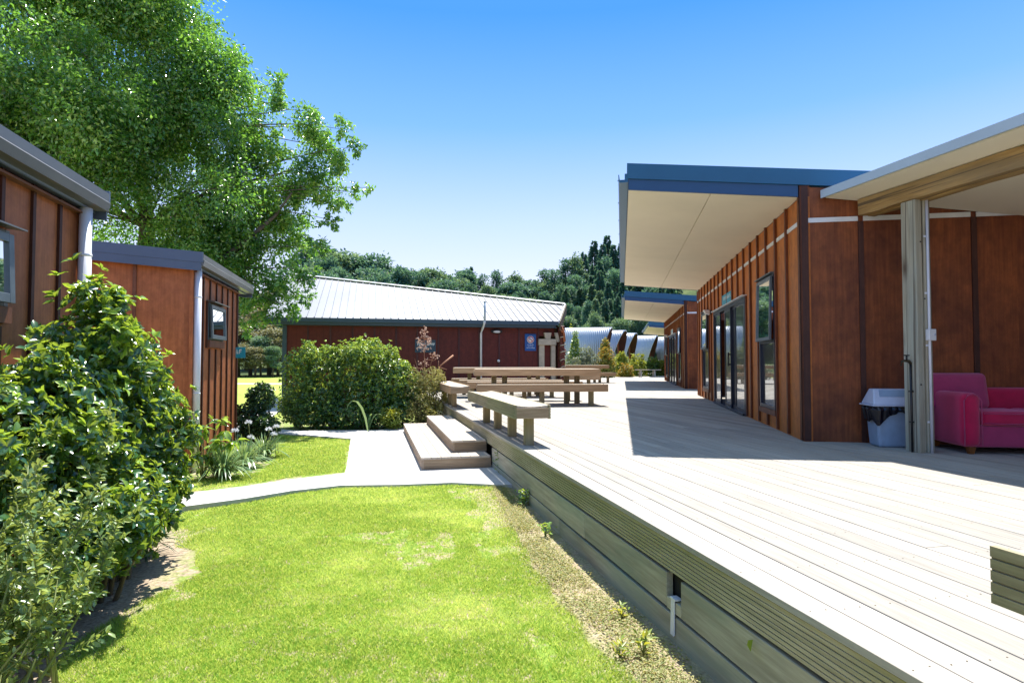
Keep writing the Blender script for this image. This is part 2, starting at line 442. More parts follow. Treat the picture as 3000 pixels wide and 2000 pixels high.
def ground_mat():
    m, t = nt('ground_soil_and_grass')
    geo = t.nodes.new('ShaderNodeNewGeometry')
    sep = N(t, 'ShaderNodeSeparateXYZ'); L(t, geo.outputs['Position'], sep.inputs[0])
    # distance from the deck edge
    v = N(t, 'ShaderNodeVectorMath', operation='DOT_PRODUCT'); L(t, geo.outputs['Position'], v.inputs[0])
    v.inputs[1].default_value = (NX, NY, 0)
    n1 = noise(t, coords(t, (2.1,) * 3, True, False), 1, 5, .6)
    n2 = noise(t, coords(t, (42,) * 3, True, False), 1, 5, .7)
    n3 = noise(t, coords(t, (9,) * 3, True, False), 1, 5, .65)
    soil = ramp(t, [(0.3, (0.15, 0.11, 0.075)), (0.5, (0.34, 0.27, 0.19)), (0.75, (0.48, 0.39, 0.29))]); L(t, n2, soil.inputs[0])
    grn = ramp(t, [(0.3, (0.10, 0.17, 0.02)), (0.6, (0.20, 0.29, 0.04)), (0.8, (0.36, 0.38, 0.10))]); L(t, n2, grn.inputs[0])
    mr = N(t, 'ShaderNodeMapRange'); L(t, n3, mr.inputs[0]); mr.inputs[1].default_value = .40; mr.inputs[2].default_value = .52
    mr4 = N(t, 'ShaderNodeMapRange'); L(t, v.outputs['Value'], mr4.inputs[0]); mr4.inputs[1].default_value = 1.0; mr4.inputs[2].default_value = 1.25; mr4.inputs[3].default_value = 1.0; mr4.inputs[4].default_value = .22
    mm = N(t, 'ShaderNodeMath', operation='MULTIPLY'); L(t, mr.outputs[0], mm.inputs[0]); L(t, mr4.outputs[0], mm.inputs[1])
    mr5 = N(t, 'ShaderNodeMapRange'); L(t, v.outputs['Value'], mr5.inputs[0]); mr5.inputs[1].default_value = -1.50; mr5.inputs[2].default_value = -1.25
    mr6 = N(t, 'ShaderNodeMapRange'); L(t, sep.outputs[1], mr6.inputs[0]); mr6.inputs[1].default_value = 5.2; mr6.inputs[2].default_value = 5.8
    mx_ = N(t, 'ShaderNodeMath', operation='MAXIMUM'); L(t, mr5.outputs[0], mx_.inputs[0]); L(t, mr6.outputs[0], mx_.inputs[1])
    m7 = N(t, 'ShaderNodeMath', operation='MULTIPLY'); L(t, mm.outputs[0], m7.inputs[0]); L(t, mx_.outputs[0], m7.inputs[1])
    near = mixc(t, soil.outputs[0], grn.outputs[0], m7.outputs[0])
    # lawn further away: pale mown field
    fld = ramp(t, [(0.3, (0.20, 0.27, 0.035)), (0.7, (0.34, 0.38, 0.08))]); L(t, n1, fld.inputs[0])
    mr2 = N(t, 'ShaderNodeMapRange'); L(t, sep.outputs[1], mr2.inputs[0]); mr2.inputs[1].default_value = 15.0; mr2.inputs[2].default_value = 17.0
    c = mixc(t, near, fld.outputs[0], mr2.outputs[0])
    out(t, principled(t, c, 0.9, 0, 0.2, bump(t, n2, 0.5, 0.02)).outputs[0])
    return m
GM = ground_mat()
g = grid_sheet('ground', np.concatenate([[-900, -300, -120, -60, -30, -16], np.linspace(-10, 10, 41), [16, 30, 60, 120, 300, 900]]),
               np.concatenate([[-60, -20], np.linspace(-5, 15, 41), [20, 30, 45, 61]]), gz, GM)
struct(g)

def hill_mat():
    m, t = nt('hill_ground')
    n = noise(t, coords(t, (.25,) * 3, True, False), 1, 6, .65)
    r = ramp(t, [(0.3, (0.03, 0.055, 0.025)), (0.5, (0.07, 0.10, 0.035)), (0.7, (0.15, 0.17, 0.06))]); L(t, n, r.inputs[0])
    out(t, principled(t, r.outputs[0], 0.95, 0, 0.1).outputs[0]); return m
h = grid_sheet('hills', np.linspace(-420, 420, 90), np.concatenate([[61.0], np.linspace(64, 260, 50), [500, 1500]]), hill, hill_mat())
struct(h)

def concrete_mat():
    m, t = nt('concrete_path')
    n = noise(t, coords(t, (3,) * 3, True, False), 1, 6, .6); n2 = noise(t, coords(t, (120,) * 3, True, False), 1, 3)
    r = ramp(t, [(0.3, (0.46, 0.44, 0.42)), (0.7, (0.60, 0.58, 0.56))]); L(t, n, r.inputs[0])
    r2 = ramp(t, [(0.3, (0.86,) * 3), (0.7, (1.0,) * 3)]); L(t, n2, r2.inputs[0])
    c = mixc(t, r.outputs[0], r2.outputs[0], 1, 'MULTIPLY')
    out(t, principled(t, c, 0.85, 0, 0.3, bump(t, n2, .3, .004)).outputs[0]); return m
PATH = [onz(480, 1497, 0), onz(549, 1478.6, 0), onz(723, 1456, 0), onz(857, 1434, 0), onz(1004, 1418, 0), onz(1170, 1416, 0), onz(1326, 1410, 0), onz(1441, 1415, 0), (.15, 7.24),
        (-0.1, 7.9), (-1.7, 14.0), (-2.35, 13.35), onz(1100, 1258, 0), onz(870, 1260, 0), (-5.6, 13.6), (-6.4, 16.5), (-8.5, 24), (-9.6, 24), (-7.2, 16.5), (-6.2, 13.0), onz(816, 1267, 0),
        onz(1030, 1283, 0), onz(1018, 1367, 0), onz(1013, 1382.6, 0), onz(857, 1400, 0), onz(723, 1420.5, 0), onz(500, 1447, 0), (-4.6, 6.0), (-4.6, 5.3)]
m_ = MB(); n_ = len(PATH)
m_.add([(x, y, 0.0) for x, y in PATH] + [(x, y, -0.12) for x, y in PATH],
       [tuple(range(n_))] + [(i, i + n_, (i + 1) % n_ + n_, (i + 1) % n_) for i in range(n_)])
p = m_.build('path', concrete_mat()); struct(p)
m_ = MB()   # pale gravel track across the far field
for k in range(14):
    x0 = -60 + k * 5; y0 = 41 + 1.6 * math.sin(k * .5); y1 = 41 + 1.6 * math.sin((k + 1) * .5)
    m_.add([(x0, y0, -.03), (x0 + 5, y1, -.03), (x0 + 5, y1 + 2.6, -.03), (x0, y0 + 2.6, -.03)], [(0, 1, 2, 3)])
struct(m_.build('track', plain('gravel_track', (0.42, 0.36, 0.30), .9, var=.2, sc=2)))

# ---- grass blades
def W_(pts, z=-.06): return [onz(a, b, z) for a, b in pts]
LAWN1 = W_([(525, 1490), (549, 1481), (723, 1458), (857, 1436), (1004, 1420), (1170, 1419), (1326, 1410), (1441, 1420), (1500, 1540), (1590, 1680), (1720, 1840), (1880, 1990), (2050, 2150), (2000, 2700),
            (-200, 2700), (60, 2080), (230, 1990), (170, 1930), (290, 1830), (420, 1740), (600, 1660), (585, 1600), (520, 1590)])
LAWN2 = W_([(1011, 1381), (1028, 1284), (816, 1268), (806, 1300), (812, 1345), (770, 1382), (640, 1398), (500, 1412), (480, 1445), (500, 1444), (723, 1418), (857, 1397)], -.04)
STRIP = W_([(1441, 1420), (1500, 1540), (1590, 1680), (1720, 1840), (1880, 1990), (2050, 2150), (2200, 2150), (2090, 1990), (1900, 1840), (1720, 1680), (1590, 1560), (1480, 1430)])
def blades(name, poly, dens, h, label, mask, seed, mat):
    xs = [p_[0] for p_ in poly]; ys = [p_[1] for p_ in poly]
    y0 = max(1.9, min(ys)); A = (max(xs) - min(xs)) * (max(ys) - y0); n = int(A * dens)
    r = np.random.default_rng(seed)
    x = r.uniform(min(xs), max(xs), n); y = r.uniform(y0, max(ys), n)
    jx = x + .10 * (vnoise(x + 50, y + 50, 3, seed + 1) - .5); jy = y + .10 * (vnoise(x + 80, y + 20, 3, seed + 2) - .5)
    k = in_poly(jx, jy, poly) & mask(x, y, r)
    # thin out with distance: a blade far away is smaller than a pixel
    k &= r.random(n) < np.clip(4.2 / np.maximum(y, 1), .35, 1)
    x, y = x[k], y[k]; n = len(x); z = gz(x, y)
    wide = np.clip(y / 4.2, 1, 2.4)
    hh = h * r.uniform(.5, 1.15, n) * (0.8 + .5 * vnoise(x + 30, y + 30, 1.5, seed + 3))
    a = r.uniform(0, 2 * np.pi, n); lean = r.uniform(.2, 1.3, n) * hh
    w = r.uniform(.0016, .0032, n) * wide
    dx, dy = np.cos(a), np.sin(a)
    b = r.uniform(0, 2 * np.pi, n); sx, sy = np.cos(b) * w, np.sin(b) * w
    v0 = np.stack([x - sx, y - sy, z], 1); v1 = np.stack([x + sx, y + sy, z], 1)
    v2 = np.stack([x + dx * lean, y + dy * lean, z + hh], 1)
    V = np.stack([v0, v1, v2], 1).reshape(-1, 3); T = np.arange(3 * n).reshape(-1, 3)
    rn = np.clip(.44 + 1.1 * (vnoise(x + 10, y + 10, .9, seed + 5, 4) - .5) + .38 * np.clip((vnoise(x * .7 + 33, y * 1.5 + 10, 1.1, seed + 9, 3) - .60) * 6, 0, 1) + .5 * (vnoise(x + 10, y + 10, 6, seed + 6, 2) - .5) + r.normal(0, .20, n), 0, 1)
    o = npmesh(name, V, T, None, np.repeat(rn, 3), mat, None, False)
    tag(o, label, 'grass', None, 'stuff'); return o
S0_ = 1.60
M['grass'] = leafm('grass_blade', (0.08, 0.24, 0.022), (0.18, 0.39, 0.038), (0.52, 0.63, 0.20), 0.5, 0.45, 0.3)
M['weedgrass'] = leafm('dry_clover', (0.10, 0.155, 0.04), (0.21, 0.25, 0.08), (0.42, 0.38, 0.2), 0.6, 0.3, 0.3)
def mask1(x, y, r):
    d = vnoise(x + 70, y + 40, 1.3, 21)
    s, t_ = to_st(x, y)
    bare = (d > .70) | ((s > .85) & (d > .56))
    return ~(bare & (r.random(len(x)) < .75))
blades('lawn_grass', LAWN1, 24000, .025, 'bright mown lawn between the bushes and the deck edge', mask1, 31, M['grass'])
blades('lawn_grass', LAWN2, 14000, .028, 'small green lawn beyond the concrete path beside the cabin', lambda x, y, r: np.ones(len(x), bool), 41, M['grass'])
blades('ground_cover', STRIP, 5200, .022, 'patchy dry ground cover along the foot of the deck', lambda x, y, r: vnoise(x, y, 4.5, 77) > .50, 51, M['weedgrass'])

r_ = np.random.default_rng(88); n_ = 90000
xs = [q[0] for q in STRIP]; ys = [q[1] for q in STRIP]
x = r_.uniform(min(xs) - .1, max(xs), n_); y = r_.uniform(1.9, max(ys), n_); k = in_poly(x + r_.normal(0, .06, n_), y, STRIP) & (vnoise(x + 9, y + 9, 3.2, 12) > .26 + .34 * r_.random(n_)) & (to_st(x, y)[0] < S0_ - .01)
x, y = x[k], y[k]; m_n = len(x); P_ = np.stack([x, y, gz(x, y) + r_.uniform(.004, .03, m_n)], 1)
o_ = leaves('clover', P_, unit(np.stack([r_.normal(0, 1, m_n), r_.normal(0, 1, m_n), r_.uniform(-.1, .5, m_n)], 1)), np.array([[0, 0, 1.]]) + r_.normal(0, .3, (m_n, 3)), r_.uniform(.010, .022, m_n), .012, M['weedgrass'])
tag(o_, 'small leaved clover and weeds in the dry strip below the deck side', 'ground cover', None, 'stuff')

# ================================================================== deck
DZ = 0.49; S0 = 1.60; PITCH = 0.146
deck = thing('deck', 'large raised deck of pale weathered boards with ribbed timber edge', 'deck', (0, 0, 0), AL)
mb = MB(); rr = random.Random(3)
i = 0; s = S0
while s < 25:
    tmax = 36.5; t = -4.0 - rr.random() * 3
    tmax = 20.0 if s < 7.05 else 36.5 if s < 18.3 else 52.0  # boards past the shrubs added to cut green bounce on the farthest soffit
    while t < tmax:
        ln = rr.choice([3.6, 4.2, 4.8, 5.4]) if s < 9 else 12
        e = min(t + ln, tmax)
        dz = rr.uniform(-.0012, .0012)
        mb.box(s + .0036, s + PITCH - .0036, t + .0015, e - .0015, DZ - .032 + dz, DZ + dz, 0)
        t = e
    s += PITCH; i += 1
mb.build('decking', M['deck'], deck, bevel=0.002)
mb = MB(); rs_ = random.Random(9)
for a_ in range(26):
    for b_ in range(17):
        for c_ in (.035, .105):
            x_, y_ = S0 + a_ * PITCH + c_ + rs_.uniform(-.004, .004), -.2 + b_ * .45 + rs_.uniform(-.006, .006); q_ = .0035
            mb.add([(x_ + q_ * math.cos(k * 1.047), y_ + q_ * math.sin(k * 1.047), DZ + .0016) for k in range(6)], [(0, 1, 2, 3, 4, 5)])
o_ = mb.build('screws', M['twig'], deck); o_['kind'] = 'stuff'
def ribbed(mb, axis, fixed, side, z0, z1, a0, a1, th=.03, ribs=8, m=0):
    """board with grooved outer face; outer face looks to -side along the cross axis"""
    prof = [(fixed + side * th, z0), (fixed + side * th, z1)]
    h = (z1 - z0) / ribs; o_ = []
    for k in range(ribs):
        b = z1 - k * h
        o_ += [(fixed, b - .003 if k else b), (fixed, b - h + .003)]
        if k < ribs - 1: o_ += [(fixed + side * .005, b - h + .002), (fixed + side * .005, b - h - .002)]
    prof += o_
    mb.prism(prof, axis, a0, a1, m)
mb = MB(); t = -4.0
for ln in (3.2, 2.15, 4.8, 3.9, 4.8, 4.8):
    e = min(t + ln, 20.0)
    ribbed(mb, 1, S0 + .014, 1, DZ - .205, DZ - .038, t + .001, e - .001); t = e
mb.build('ribbed_fascia', M['deckedge'], deck)
H0, H1 = 3.03, 3.19          # drain opening
for (a, b, zz0, zz1) in ((-4, -.4, .225, .42), (-.4, H0, .225, .42), (H0, H1, .355, .42), (H1, 4.55, .225, .415), (4.55, 8.3, .225, .42), (12.9, 16.4, .225, .42), (16.4, 20, .225, .42),
                         (-4, 1.1, .437, .72), (1.1, 5.2, .437, .72), (5.2, 8.3, .432, .66), (12.9, 20, .432, .66)):
    mb = MB(); mb.box(S0 + .018, S0 + .06, a + .002, b - .002, DZ - zz1, DZ - zz0); mb.build('retaining_board', M['retain'], deck, bevel=.003)
mb = MB(); mb.box(S0 + .075, S0 + .09, -4, 20, -.2, DZ - .04)
for k in range(18): mb.box(S0 + .09, 24, -3.5 + k * 1.4, -3.45 + k * 1.4, DZ - .18, DZ - .034)
mb.build('joists', M['shadeblack'], deck)  # near-black joists and backing paint the shade behind the board gaps
# drain strip
mb = MB()
mb.prism([(S0 + .010, DZ - .335), (S0 + .014, DZ - .335), (S0 + .012, DZ - .53), (S0 + .004, DZ - .535)], 1, 3.085, 3.125)
mb.box(S0 + .008, S0 + .05, 3.075, 3.135, DZ - .345, DZ - .337)
tag(mb.build('drain_strip', M['pvc']), 'white plastic overflow strip hanging from the opening in the deck side', 'drain')
bpy.data.objects['drain_strip'].rotation_euler = (0, 0, AL)

# ---- steps
stp = thing('timber_steps', 'two wide timber steps leading from the concrete path up to the deck', 'steps', (0, 0, 0), AL)
def step_unit(name, s0, s1, t0, t1, z0, z1):
    o = MB(); n = round((s1 - s0) / .14); w = (s1 - s0) / n
    for k in range(n): o.box(s0 - .008 + k * w + .002, s0 - .008 + (k + 1) * w - .002, t0 - .008, t1 + .008, z1 - .028, z1, 0)
    q = o.build(name, M['step'], stp, bevel=.003)
    o = MB(); ribbed(o, 1, s0, 1, z0, z1 - .030, t0, t1, ribs=6); o.build('riser', M['stepside'], q)
    o = MB()
    ribbed(o, 0, t0, 1, z0, z1 - .030, s0 + .03, s1, ribs=6); o.build('end_board', M['stepend'], q)
    return q
R_ = .163
step_unit('lower_step', .66, 1.60, 8.27, 12.9, 0.0, R_)
step_unit('upper_step', 1.12, 1.61, 8.66, 12.76, R_, 2 * R_)

# ---- benches and tables
def bench(label, x, y, rz, Ln, legs, Wd=.37, old=False, H=.465, ap=.15, group='timber benches on the deck', z=DZ, double=False):
    b = thing('bench', label, 'bench', (x, y, z), rz, group)
    o = MB(); n = 4; w = Wd / n
    dips = [0, -.014, -.018, -.002]
    for k in range(n):
        zz = H + dips[k]; zt = H + dips[min(k + 1, 3)] if k < 2 else H + dips[k] + (.014 if k == 2 else .0)
        y0 = k * w + .003; y1 = (k + 1) * w - .003
        if k == 0: zl, zr_ = H, H - .012
        elif k == 1: zl, zr_ = H - .012, H - .018
        elif k == 2: zl, zr_ = H - .018, H - .012
        else: zl, zr_ = H - .012, H
        o.hexa([(0.003, y0, zl - .03), (Ln - .003, y0, zl - .03), (Ln - .003, y1, zr_ - .03), (.003, y1, zr_ - .03),
                (0.003, y0, zl), (Ln - .003, y0, zl), (Ln - .003, y1, zr_), (.003, y1, zr_)])
    o.build('seat', M['benchtop'], b, bevel=.004)
    am = M['bench_old'] if old else M['bench']
    for yy, sd in ((-.022, 1), (Wd + .022, -1)):
        o = MB(); ribbed(o, 0, yy, sd, H - ap - .005, H + .002, -.02, Ln + .02, th=.022, ribs=5 if ap > .12 else 4); o.build('apron', am, b)
    for xx, sd in ((-.018, 1), (Ln + .018, -1)):
        o = MB(); ribbed(o, 1, xx, sd, H - ap, H - .034, .001, Wd - .001, th=.02, ribs=5); o.build('end_apron', M['benchend'], b)
    for lx in legs:
        for dy in ((-.075, .075) if double else (0,)):
            o = MB(); o.box(lx - .052, lx + .052, Wd / 2 + dy - .05, Wd / 2 + dy + .05, 0, H - .035); o.build('leg', M['leg'], b, bevel=.004)
    return b
def table(label, x, y, rz, Ln=2.75, Wd=.8, H=.79, ap=.15, z=DZ, legs=(.55, 2.2)):
    b = thing('picnic_table', label, 'table', (x, y, z), rz, 'timber picnic tables on the deck')
    o = MB(); n = 6; w = Wd / n
    for k in range(n): o.box(.002, Ln - .002, k * w + .002, (k + 1) * w - .002, H - .035, H)
    o.build('tabletop', M['benchtop'], b, bevel=.004)
    for yy, sd in ((-.024, 1), (Wd + .024, -1)):
        o = MB(); o.box(-.02, Ln + .02, yy, yy + sd * .022, H - ap, H - .004); o.build('apron', M['bench'], b, bevel=.003)
    for xx, sd in ((-.02, 1), (Ln + .02, -1)):
        o = MB(); o.box(xx, xx + sd * .018, .001, Wd - .001, H - ap, H - .037); o.build('end_apron', M['benchend'], b, bevel=.003)
    for lx in legs:
        for dx in (-.12, .12):
            o = MB(); o.box(lx + dx - .055, lx + dx + .055, Wd / 2 - .055, Wd / 2 + .055, 0, H - .036); o.build('leg', M['leg'], b, bevel=.004)
    return b
RB = AL + math.pi / 2     # benches lying along the deck edge
def edge_bench(label, s, t0, Ln, legs, old, H=.465):
    # local x runs along the edge away from the camera, local y to the left
    x, y = st(s + .37, t0)
    return bench(label, x, y, RB, Ln, legs, old=old, H=H, group='benches along the deck edge')
edge_bench('weathered ribbed bench on the deck edge beside the timber steps', 1.57, 6.64, 3.36, (.17, 1.02, 1.93, 2.8), True)
edge_bench('bench on the deck edge beyond the steps, its far end in the golden shrub', 1.53, 12.15, 3.3, (.85, 1.5, 2.6), False)
edge_bench('grey weathered bench end nearest the camera at the right picture edge', 1.675, -1.9, 3.24, (.3, 1.6, 2.3), True, .445)
A6 = rad(5)
bench('long bench in front of the nearest picnic table', -.72, 12.86, A6, 2.76, (.35, 1.38, 2.45))
table('nearest picnic table, largest of the timber tables, with double legs', -.80, 13.36, A6)
bench('bench on the far side of the nearest picnic table', -1.06, 14.62, A6, 2.76, (.35, 1.38, 2.45))
bench('bench in front of the second picnic table, nearer the red building', -1.37, 15.9, A6, 2.76, (.35, 1.38, 2.45))
table('second picnic table, mostly hidden behind the nearest one', -1.56, 16.42, A6)
bench('bench on the far side of the second picnic table', -1.72, 17.55, A6, 2.76, (.35, 1.38, 2.45))
bench('short bench standing by the carved entrance post', 1.35, 21.5, A6, 1.75, (.3, 1.4))
table('small far picnic table near the conifer bush', 1.95, 27.6, A6, Ln=2.45, legs=(.45, 2.0))
bench('bench in front of the far picnic table', 2.2, 27.0, A6, 2.4, (.3, 1.2, 2.1))
# A-legged seat by the shrubs
b = thing('bench', 'small grey bench with splayed legs at the far edge of the deck', 'bench', (7.55, 37.5, .49), rad(3))
o = MB()
for k in range(3): o.box(0, 1.6, k * .13, k * .13 + .12, .42, .47)
o.build('seat', M['benchtop'], b)
for lx in (.35, 1.2):
    for sg in (-1, 1):
        o = MB(); c_ = .19
        o.hexa([(lx - .04, c_ + sg * .24 - .04, 0), (lx + .04, c_ + sg * .24 - .04, 0), (lx + .04, c_ + sg * .24 + .04, 0), (lx - .04, c_ + sg * .24 + .04, 0),
                (lx - .04, c_ + sg * .1 - .04, .42), (lx + .04, c_ + sg * .1 - .04, .42), (lx + .04, c_ + sg * .1 + .04, .42), (lx - .04, c_ + sg * .1 + .04, .42)])
        o.build('leg', M['benchtop'], b)

# ================================================================== long wall building (right)
def window_tall(parent, y0, y1, z0, z1, opening=True):
    """tall two-light window on the wall plane x = 0 facing -x"""
    f = MB(); fw = .05
    for (a, b_, c, d) in ((y0, y0 + fw, z0, z1), (y1 - fw, y1, z0, z1), (y0 + fw, y1 - fw, z1 - fw, z1), (y0 + fw, y1 - fw, z0, z0 + fw)):
        f.box(-.035, .05, a, b_, c, d)
    zm = z0 + (z1 - z0) * .51
    f.box(-.035, .05, y0 + fw, y1 - fw, zm - .03, zm + .03)
    w = f.build('window', M['alu'], parent, bevel=.002)
    g_ = MB(); g_.box(.0, .008, y0 + fw, y1 - fw, z0 + fw, zm - .03); g_.build('pane', M['glass'], w)
    s_ = MB(); op = .022 if opening else .0    # upper sash hinged at the top and pushed out
    def P(y, z, d): k = (z1 - fw - z) / (z1 - fw - zm); return (-.045 - op * k - d, y, z)
    def bar(ya, yb, za, zb):
        s_.hexa([P(ya, za, .0), P(yb, za, .0), P(yb, za, .03), P(ya, za, .03), P(ya, zb, .0), P(yb, zb, .0), P(yb, zb, .03), P(ya, zb, .03)])
    ya, yb, za, zb = y0 + .03, y1 - .03, zm + .005, z1 - .03
    bar(ya, ya + .045, za, zb); bar(yb - .045, yb, za, zb); bar(ya + .045, yb - .045, za, za + .05); bar(ya + .045, yb - .045, zb - .045, zb)
    s_.build('sash', M['greyalu'], w, bevel=.002)
    g_ = MB(); g_.add([P(ya + .045, za + .05, .012), P(yb - .045, za + .05, .012), P(yb - .045, zb - .045, .012), P(ya + .045, zb - .045, .012)], [(0, 1, 2, 3)])
    g_.build('pane', M['glass'], w)
    h_ = MB(); h_.box(-.09, .0, y0 - .03, y1 + .03, z1 + .002, z1 + .018); h_.build('head_flashing', M['greyalu'], w)
    t_ = MB(); t_.box(-.045, .0, y0 - .02, y1 + .02, z0 - .08, z0 - .002); t_.build('sill', M['trim'], w)
    return w

def wall_run(mb, y0, y1, z0, ztop, holes, th=.1, m=0, flip=None):
    """boxes of wall on plane x=0..th between openings; holes = (ya, yb, za, zb)"""
    ys = sorted({y0, y1} | {h_[0] for h_ in holes} | {h_[1] for h_ in holes})
    for a, b_ in zip(ys[:-1], ys[1:]):
        hs = [h_ for h_ in holes if h_[0] <= a + 1e-6 and h_[1] >= b_ - 1e-6]
        # plywood sheets 1.2 m wide
        if hs:
            h_ = hs[0]
            if h_[2] > z0 + .01: mb.box(0, th, a, b_, z0, h_[2], m)
            mb.box(0, th, a, b_, h_[3], ztop, m)
        else:
            q = a
            while q < b_ - 1e-6:
                e = min(b_, (math.floor(q / 1.2 + 1e-6) + 1) * 1.2)
                mb.box(0, th, q, e, z0, ztop, m); q = e

def long_building(label, x, y, lw=10.2, full=True):
    B = thing('long_building', label, 'building', (x, y, 0), rad(-10.1), 'long stained plywood buildings beside the deck')
    zt = 3.43; z0 = DZ - .35
    W1 = (1.24, 2.19, .76, 2.68); DR = (3.32, 7.0, DZ + .02, 2.58); W2 = (7.85, 8.9, .76, 2.70)
    holes = [W1, DR, W2]
    o = MB(); wall_run(o, 0, lw, z0, zt, holes)
    # battens and corner boards on the long wall
    ks = [.62 + .57 * k for k in range(17)]
    for k in ks:
        seg = [(DZ + .02, zt)]
        for h_ in holes:
            if h_[0] - .03 < k < h_[1] + .03:
                seg = [(a, b_) for a, b_ in (((DZ + .02), h_[2] - .09), (h_[3] + .03, zt)) if b_ > a + .02]
        for a, b_ in seg: o.box(-.032, 0, k - .030, k + .030, a, b_, 1)
    o.box(-.024, .0, -.024, .075, DZ + .01, zt + .13, 1); o.box(-.024, .0, lw - .06, lw, DZ + .01, zt, 1)
    for h_ in holes:
        o.box(-.026, 0, h_[0] - .055, h_[0] - .003, max(DZ + .02, h_[2] - .02), h_[3], 1); o.box(-.026, 0, h_[1] + .003, h_[1] + .055, max(DZ + .02, h_[2] - .02), h_[3], 1)
    o.build('long_wall', [M['ply'], M['batten']], B)
    # end wall, top edge follows the roof
    o = MB()
    for k in range(8):
        a, b_ = .1 + k * 1.1, .1 + (k + 1) * 1.1
        o.hexa([(a, 0, z0), (b_, 0, z0), (b_, .1, z0), (a, .1, z0), (a, 0, zt + .12 - .09 * a), (b_, 0, zt + .12 - .09 * b_), (b_, .1, zt + .12 - .09 * b_), (a, .1, zt + .12 - .09 * a)], 0)
    o.box(0, .1, -.0, .1, zt, zt + .13, 0)
    o.box(-.024, .075, -.024, -.001, DZ + .01, zt + .13, 1)
    for k in range(14):
        a = .66 + k * .6
        o.box(a - .028, a + .028, -.022, 0, DZ + .01, 3.105, 1)
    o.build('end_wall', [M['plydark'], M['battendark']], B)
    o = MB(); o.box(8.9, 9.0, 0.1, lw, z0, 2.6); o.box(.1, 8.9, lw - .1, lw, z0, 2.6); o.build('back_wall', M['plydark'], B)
    # white flashing band above head height
    o = MB(); yy = .08
    for k in ks + [lw]:
        if k - .033 > yy: o.box(-.012, 0, yy, k - .033, 3.10, 3.15)
        yy = k + .033
    a = .078
    for k in range(14):
        b_ = .66 + k * .6
        o.box(a, b_ - .03 if b_ > a else b_, -.014, 0, 3.11, 3.165); a = b_ + .03
    o.build('flashing_band', M['white'], B)
    # roof: soffit, upper and lower fascia, gutter
    X0, X1, Y0, Y1 = -2.06, 8.5, -.03, 9.95
    zz = lambda q: zt - .09 * q
    o = MB()
    o.hexa([(X0, Y0, zz(X0) + .14), (X1, Y0, zz(X1) + .14), (X1, Y1, zz(X1) + .14), (X0, Y1, zz(X0) + .14),
            (X0, Y0, zz(X0) + .335), (X1, Y0, zz(X1) + .335), (X1, Y1, zz(X1) + .335), (X0, Y1, zz(X0) + .335)])
    R = o.build('roof', M['navy'], B)
    o = MB()
    o.hexa([(X0 + .015, Y0 + .02, zz(X0)), (-.03, Y0 + .02, zz(0)), (-.03, Y0 + .05, zz(0)), (X0 + .015, Y0 + .05, zz(X0)),
            (X0 + .015, Y0 + .02, zz(X0) + .14), (-.03, Y0 + .02, zz(0) + .14), (-.03, Y0 + .05, zz(0) + .14), (X0 + .015, Y0 + .05, zz(X0) + .14)])
    o.build('lower_fascia', M['navy2'], R); o = MB()
    o.hexa([(X0 + .015, Y1 - .05, zz(X0)), (-.03, Y1 - .05, zz(0)), (-.03, Y1 - .02, zz(0)), (X0 + .015, Y1 - .02, zz(X0)),
            (X0 + .015, Y1 - .05, zz(X0) + .14), (-.03, Y1 - .05, zz(0) + .14), (-.03, Y1 - .02, zz(0) + .14), (X0 + .015, Y1 - .02, zz(X0) + .14)])
    o.build('lower_fascia', M['navy2'], R)
    o = MB()
    ym = Y0 + 5.05
    for a, b_ in ((Y0 + .052, ym - .006), (ym + .006, Y1 - .052)):
        for c_, d_ in ((X0 + .02, X0 + 1.02), (X0 + 1.030, -.002)):
            o.hexa([(c_, a, zz(c_) + .004), (d_, a, zz(d_) + .004), (d_, b_, zz(d_) + .004), (c_, b_, zz(c_) + .004),
                    (c_, a, zz(c_) + .10), (d_, a, zz(d_) + .10), (d_, b_, zz(d_) + .10), (c_, b_, zz(c_) + .10)], 0, .5)
    o.build('soffit', M['soffit'], R)
    o = MB(); o.prism([(X0 - .11, zz(X0) + .19), (X0 - .1, zz(X0) + .09), (X0 + .01, zz(X0) + .09), (X0 + .01, zz(X0) + .2), (X0 - .03, zz(X0) + .2), (X0 - .03, zz(X0) + .11), (X0 - .09, zz(X0) + .11), (X0 - .1, zz(X0) + .19)], 1, Y0, Y1)
    for k in range(9): o.box(X0 - .12, X0 + .0, Y0 + .3 + k * 1.15, Y0 + .33 + k * 1.15, zz(X0) + .2, zz(X0) + .212)
    o.build('gutter', M['navy'], R)
    # windows
    window_tall(B, *W1); window_tall(B, *W2)
    # sliding door
    y0, y1, za, zb = DR
    f = MB()
    f.box(-.03, .08, y0, y0 + .13, za, zb); f.box(-.03, .08, y1 - .05, y1, za, zb); f.box(-.03, .08, y0 + .13, y1 - .05, zb - .07, zb)
    f.box(-.06, .08, y0 + .13, y1 - .05, za - .02, za + .02)
    D = f.build('sliding_door', M['alu'], B, bevel=.002)
    def leaf(a, b_, xo, handle=False):
        q = MB(); s_ = .045
        q.box(xo, xo + .03, a, a + s_, za + .02, zb - .07); q.box(xo, xo + .03, b_ - s_, b_, za + .02, zb - .07)
        q.box(xo, xo + .03, a + s_, b_ - s_, za + .02, za + .09); q.box(xo, xo + .03, a + s_, b_ - s_, zb - .12, zb - .07)
        d_ = q.build('door_leaf', M['alu'], D)
        q = MB(); q.box(xo + .012, xo + .018, a + s_, b_ - s_, za + .09, zb - .12); q.build('pane', M['glass'], d_)
        if handle:
            q = MB(); q.box(xo - .055, xo - .03, a + .0, a + .03, 1.35, 1.62); q.box(xo - .03, xo, a + .005, a + .025, 1.37, 1.40); q.box(xo - .03, xo, a + .005, a + .025, 1.57, 1.60)
            q.build('handle', M['black'], d_)
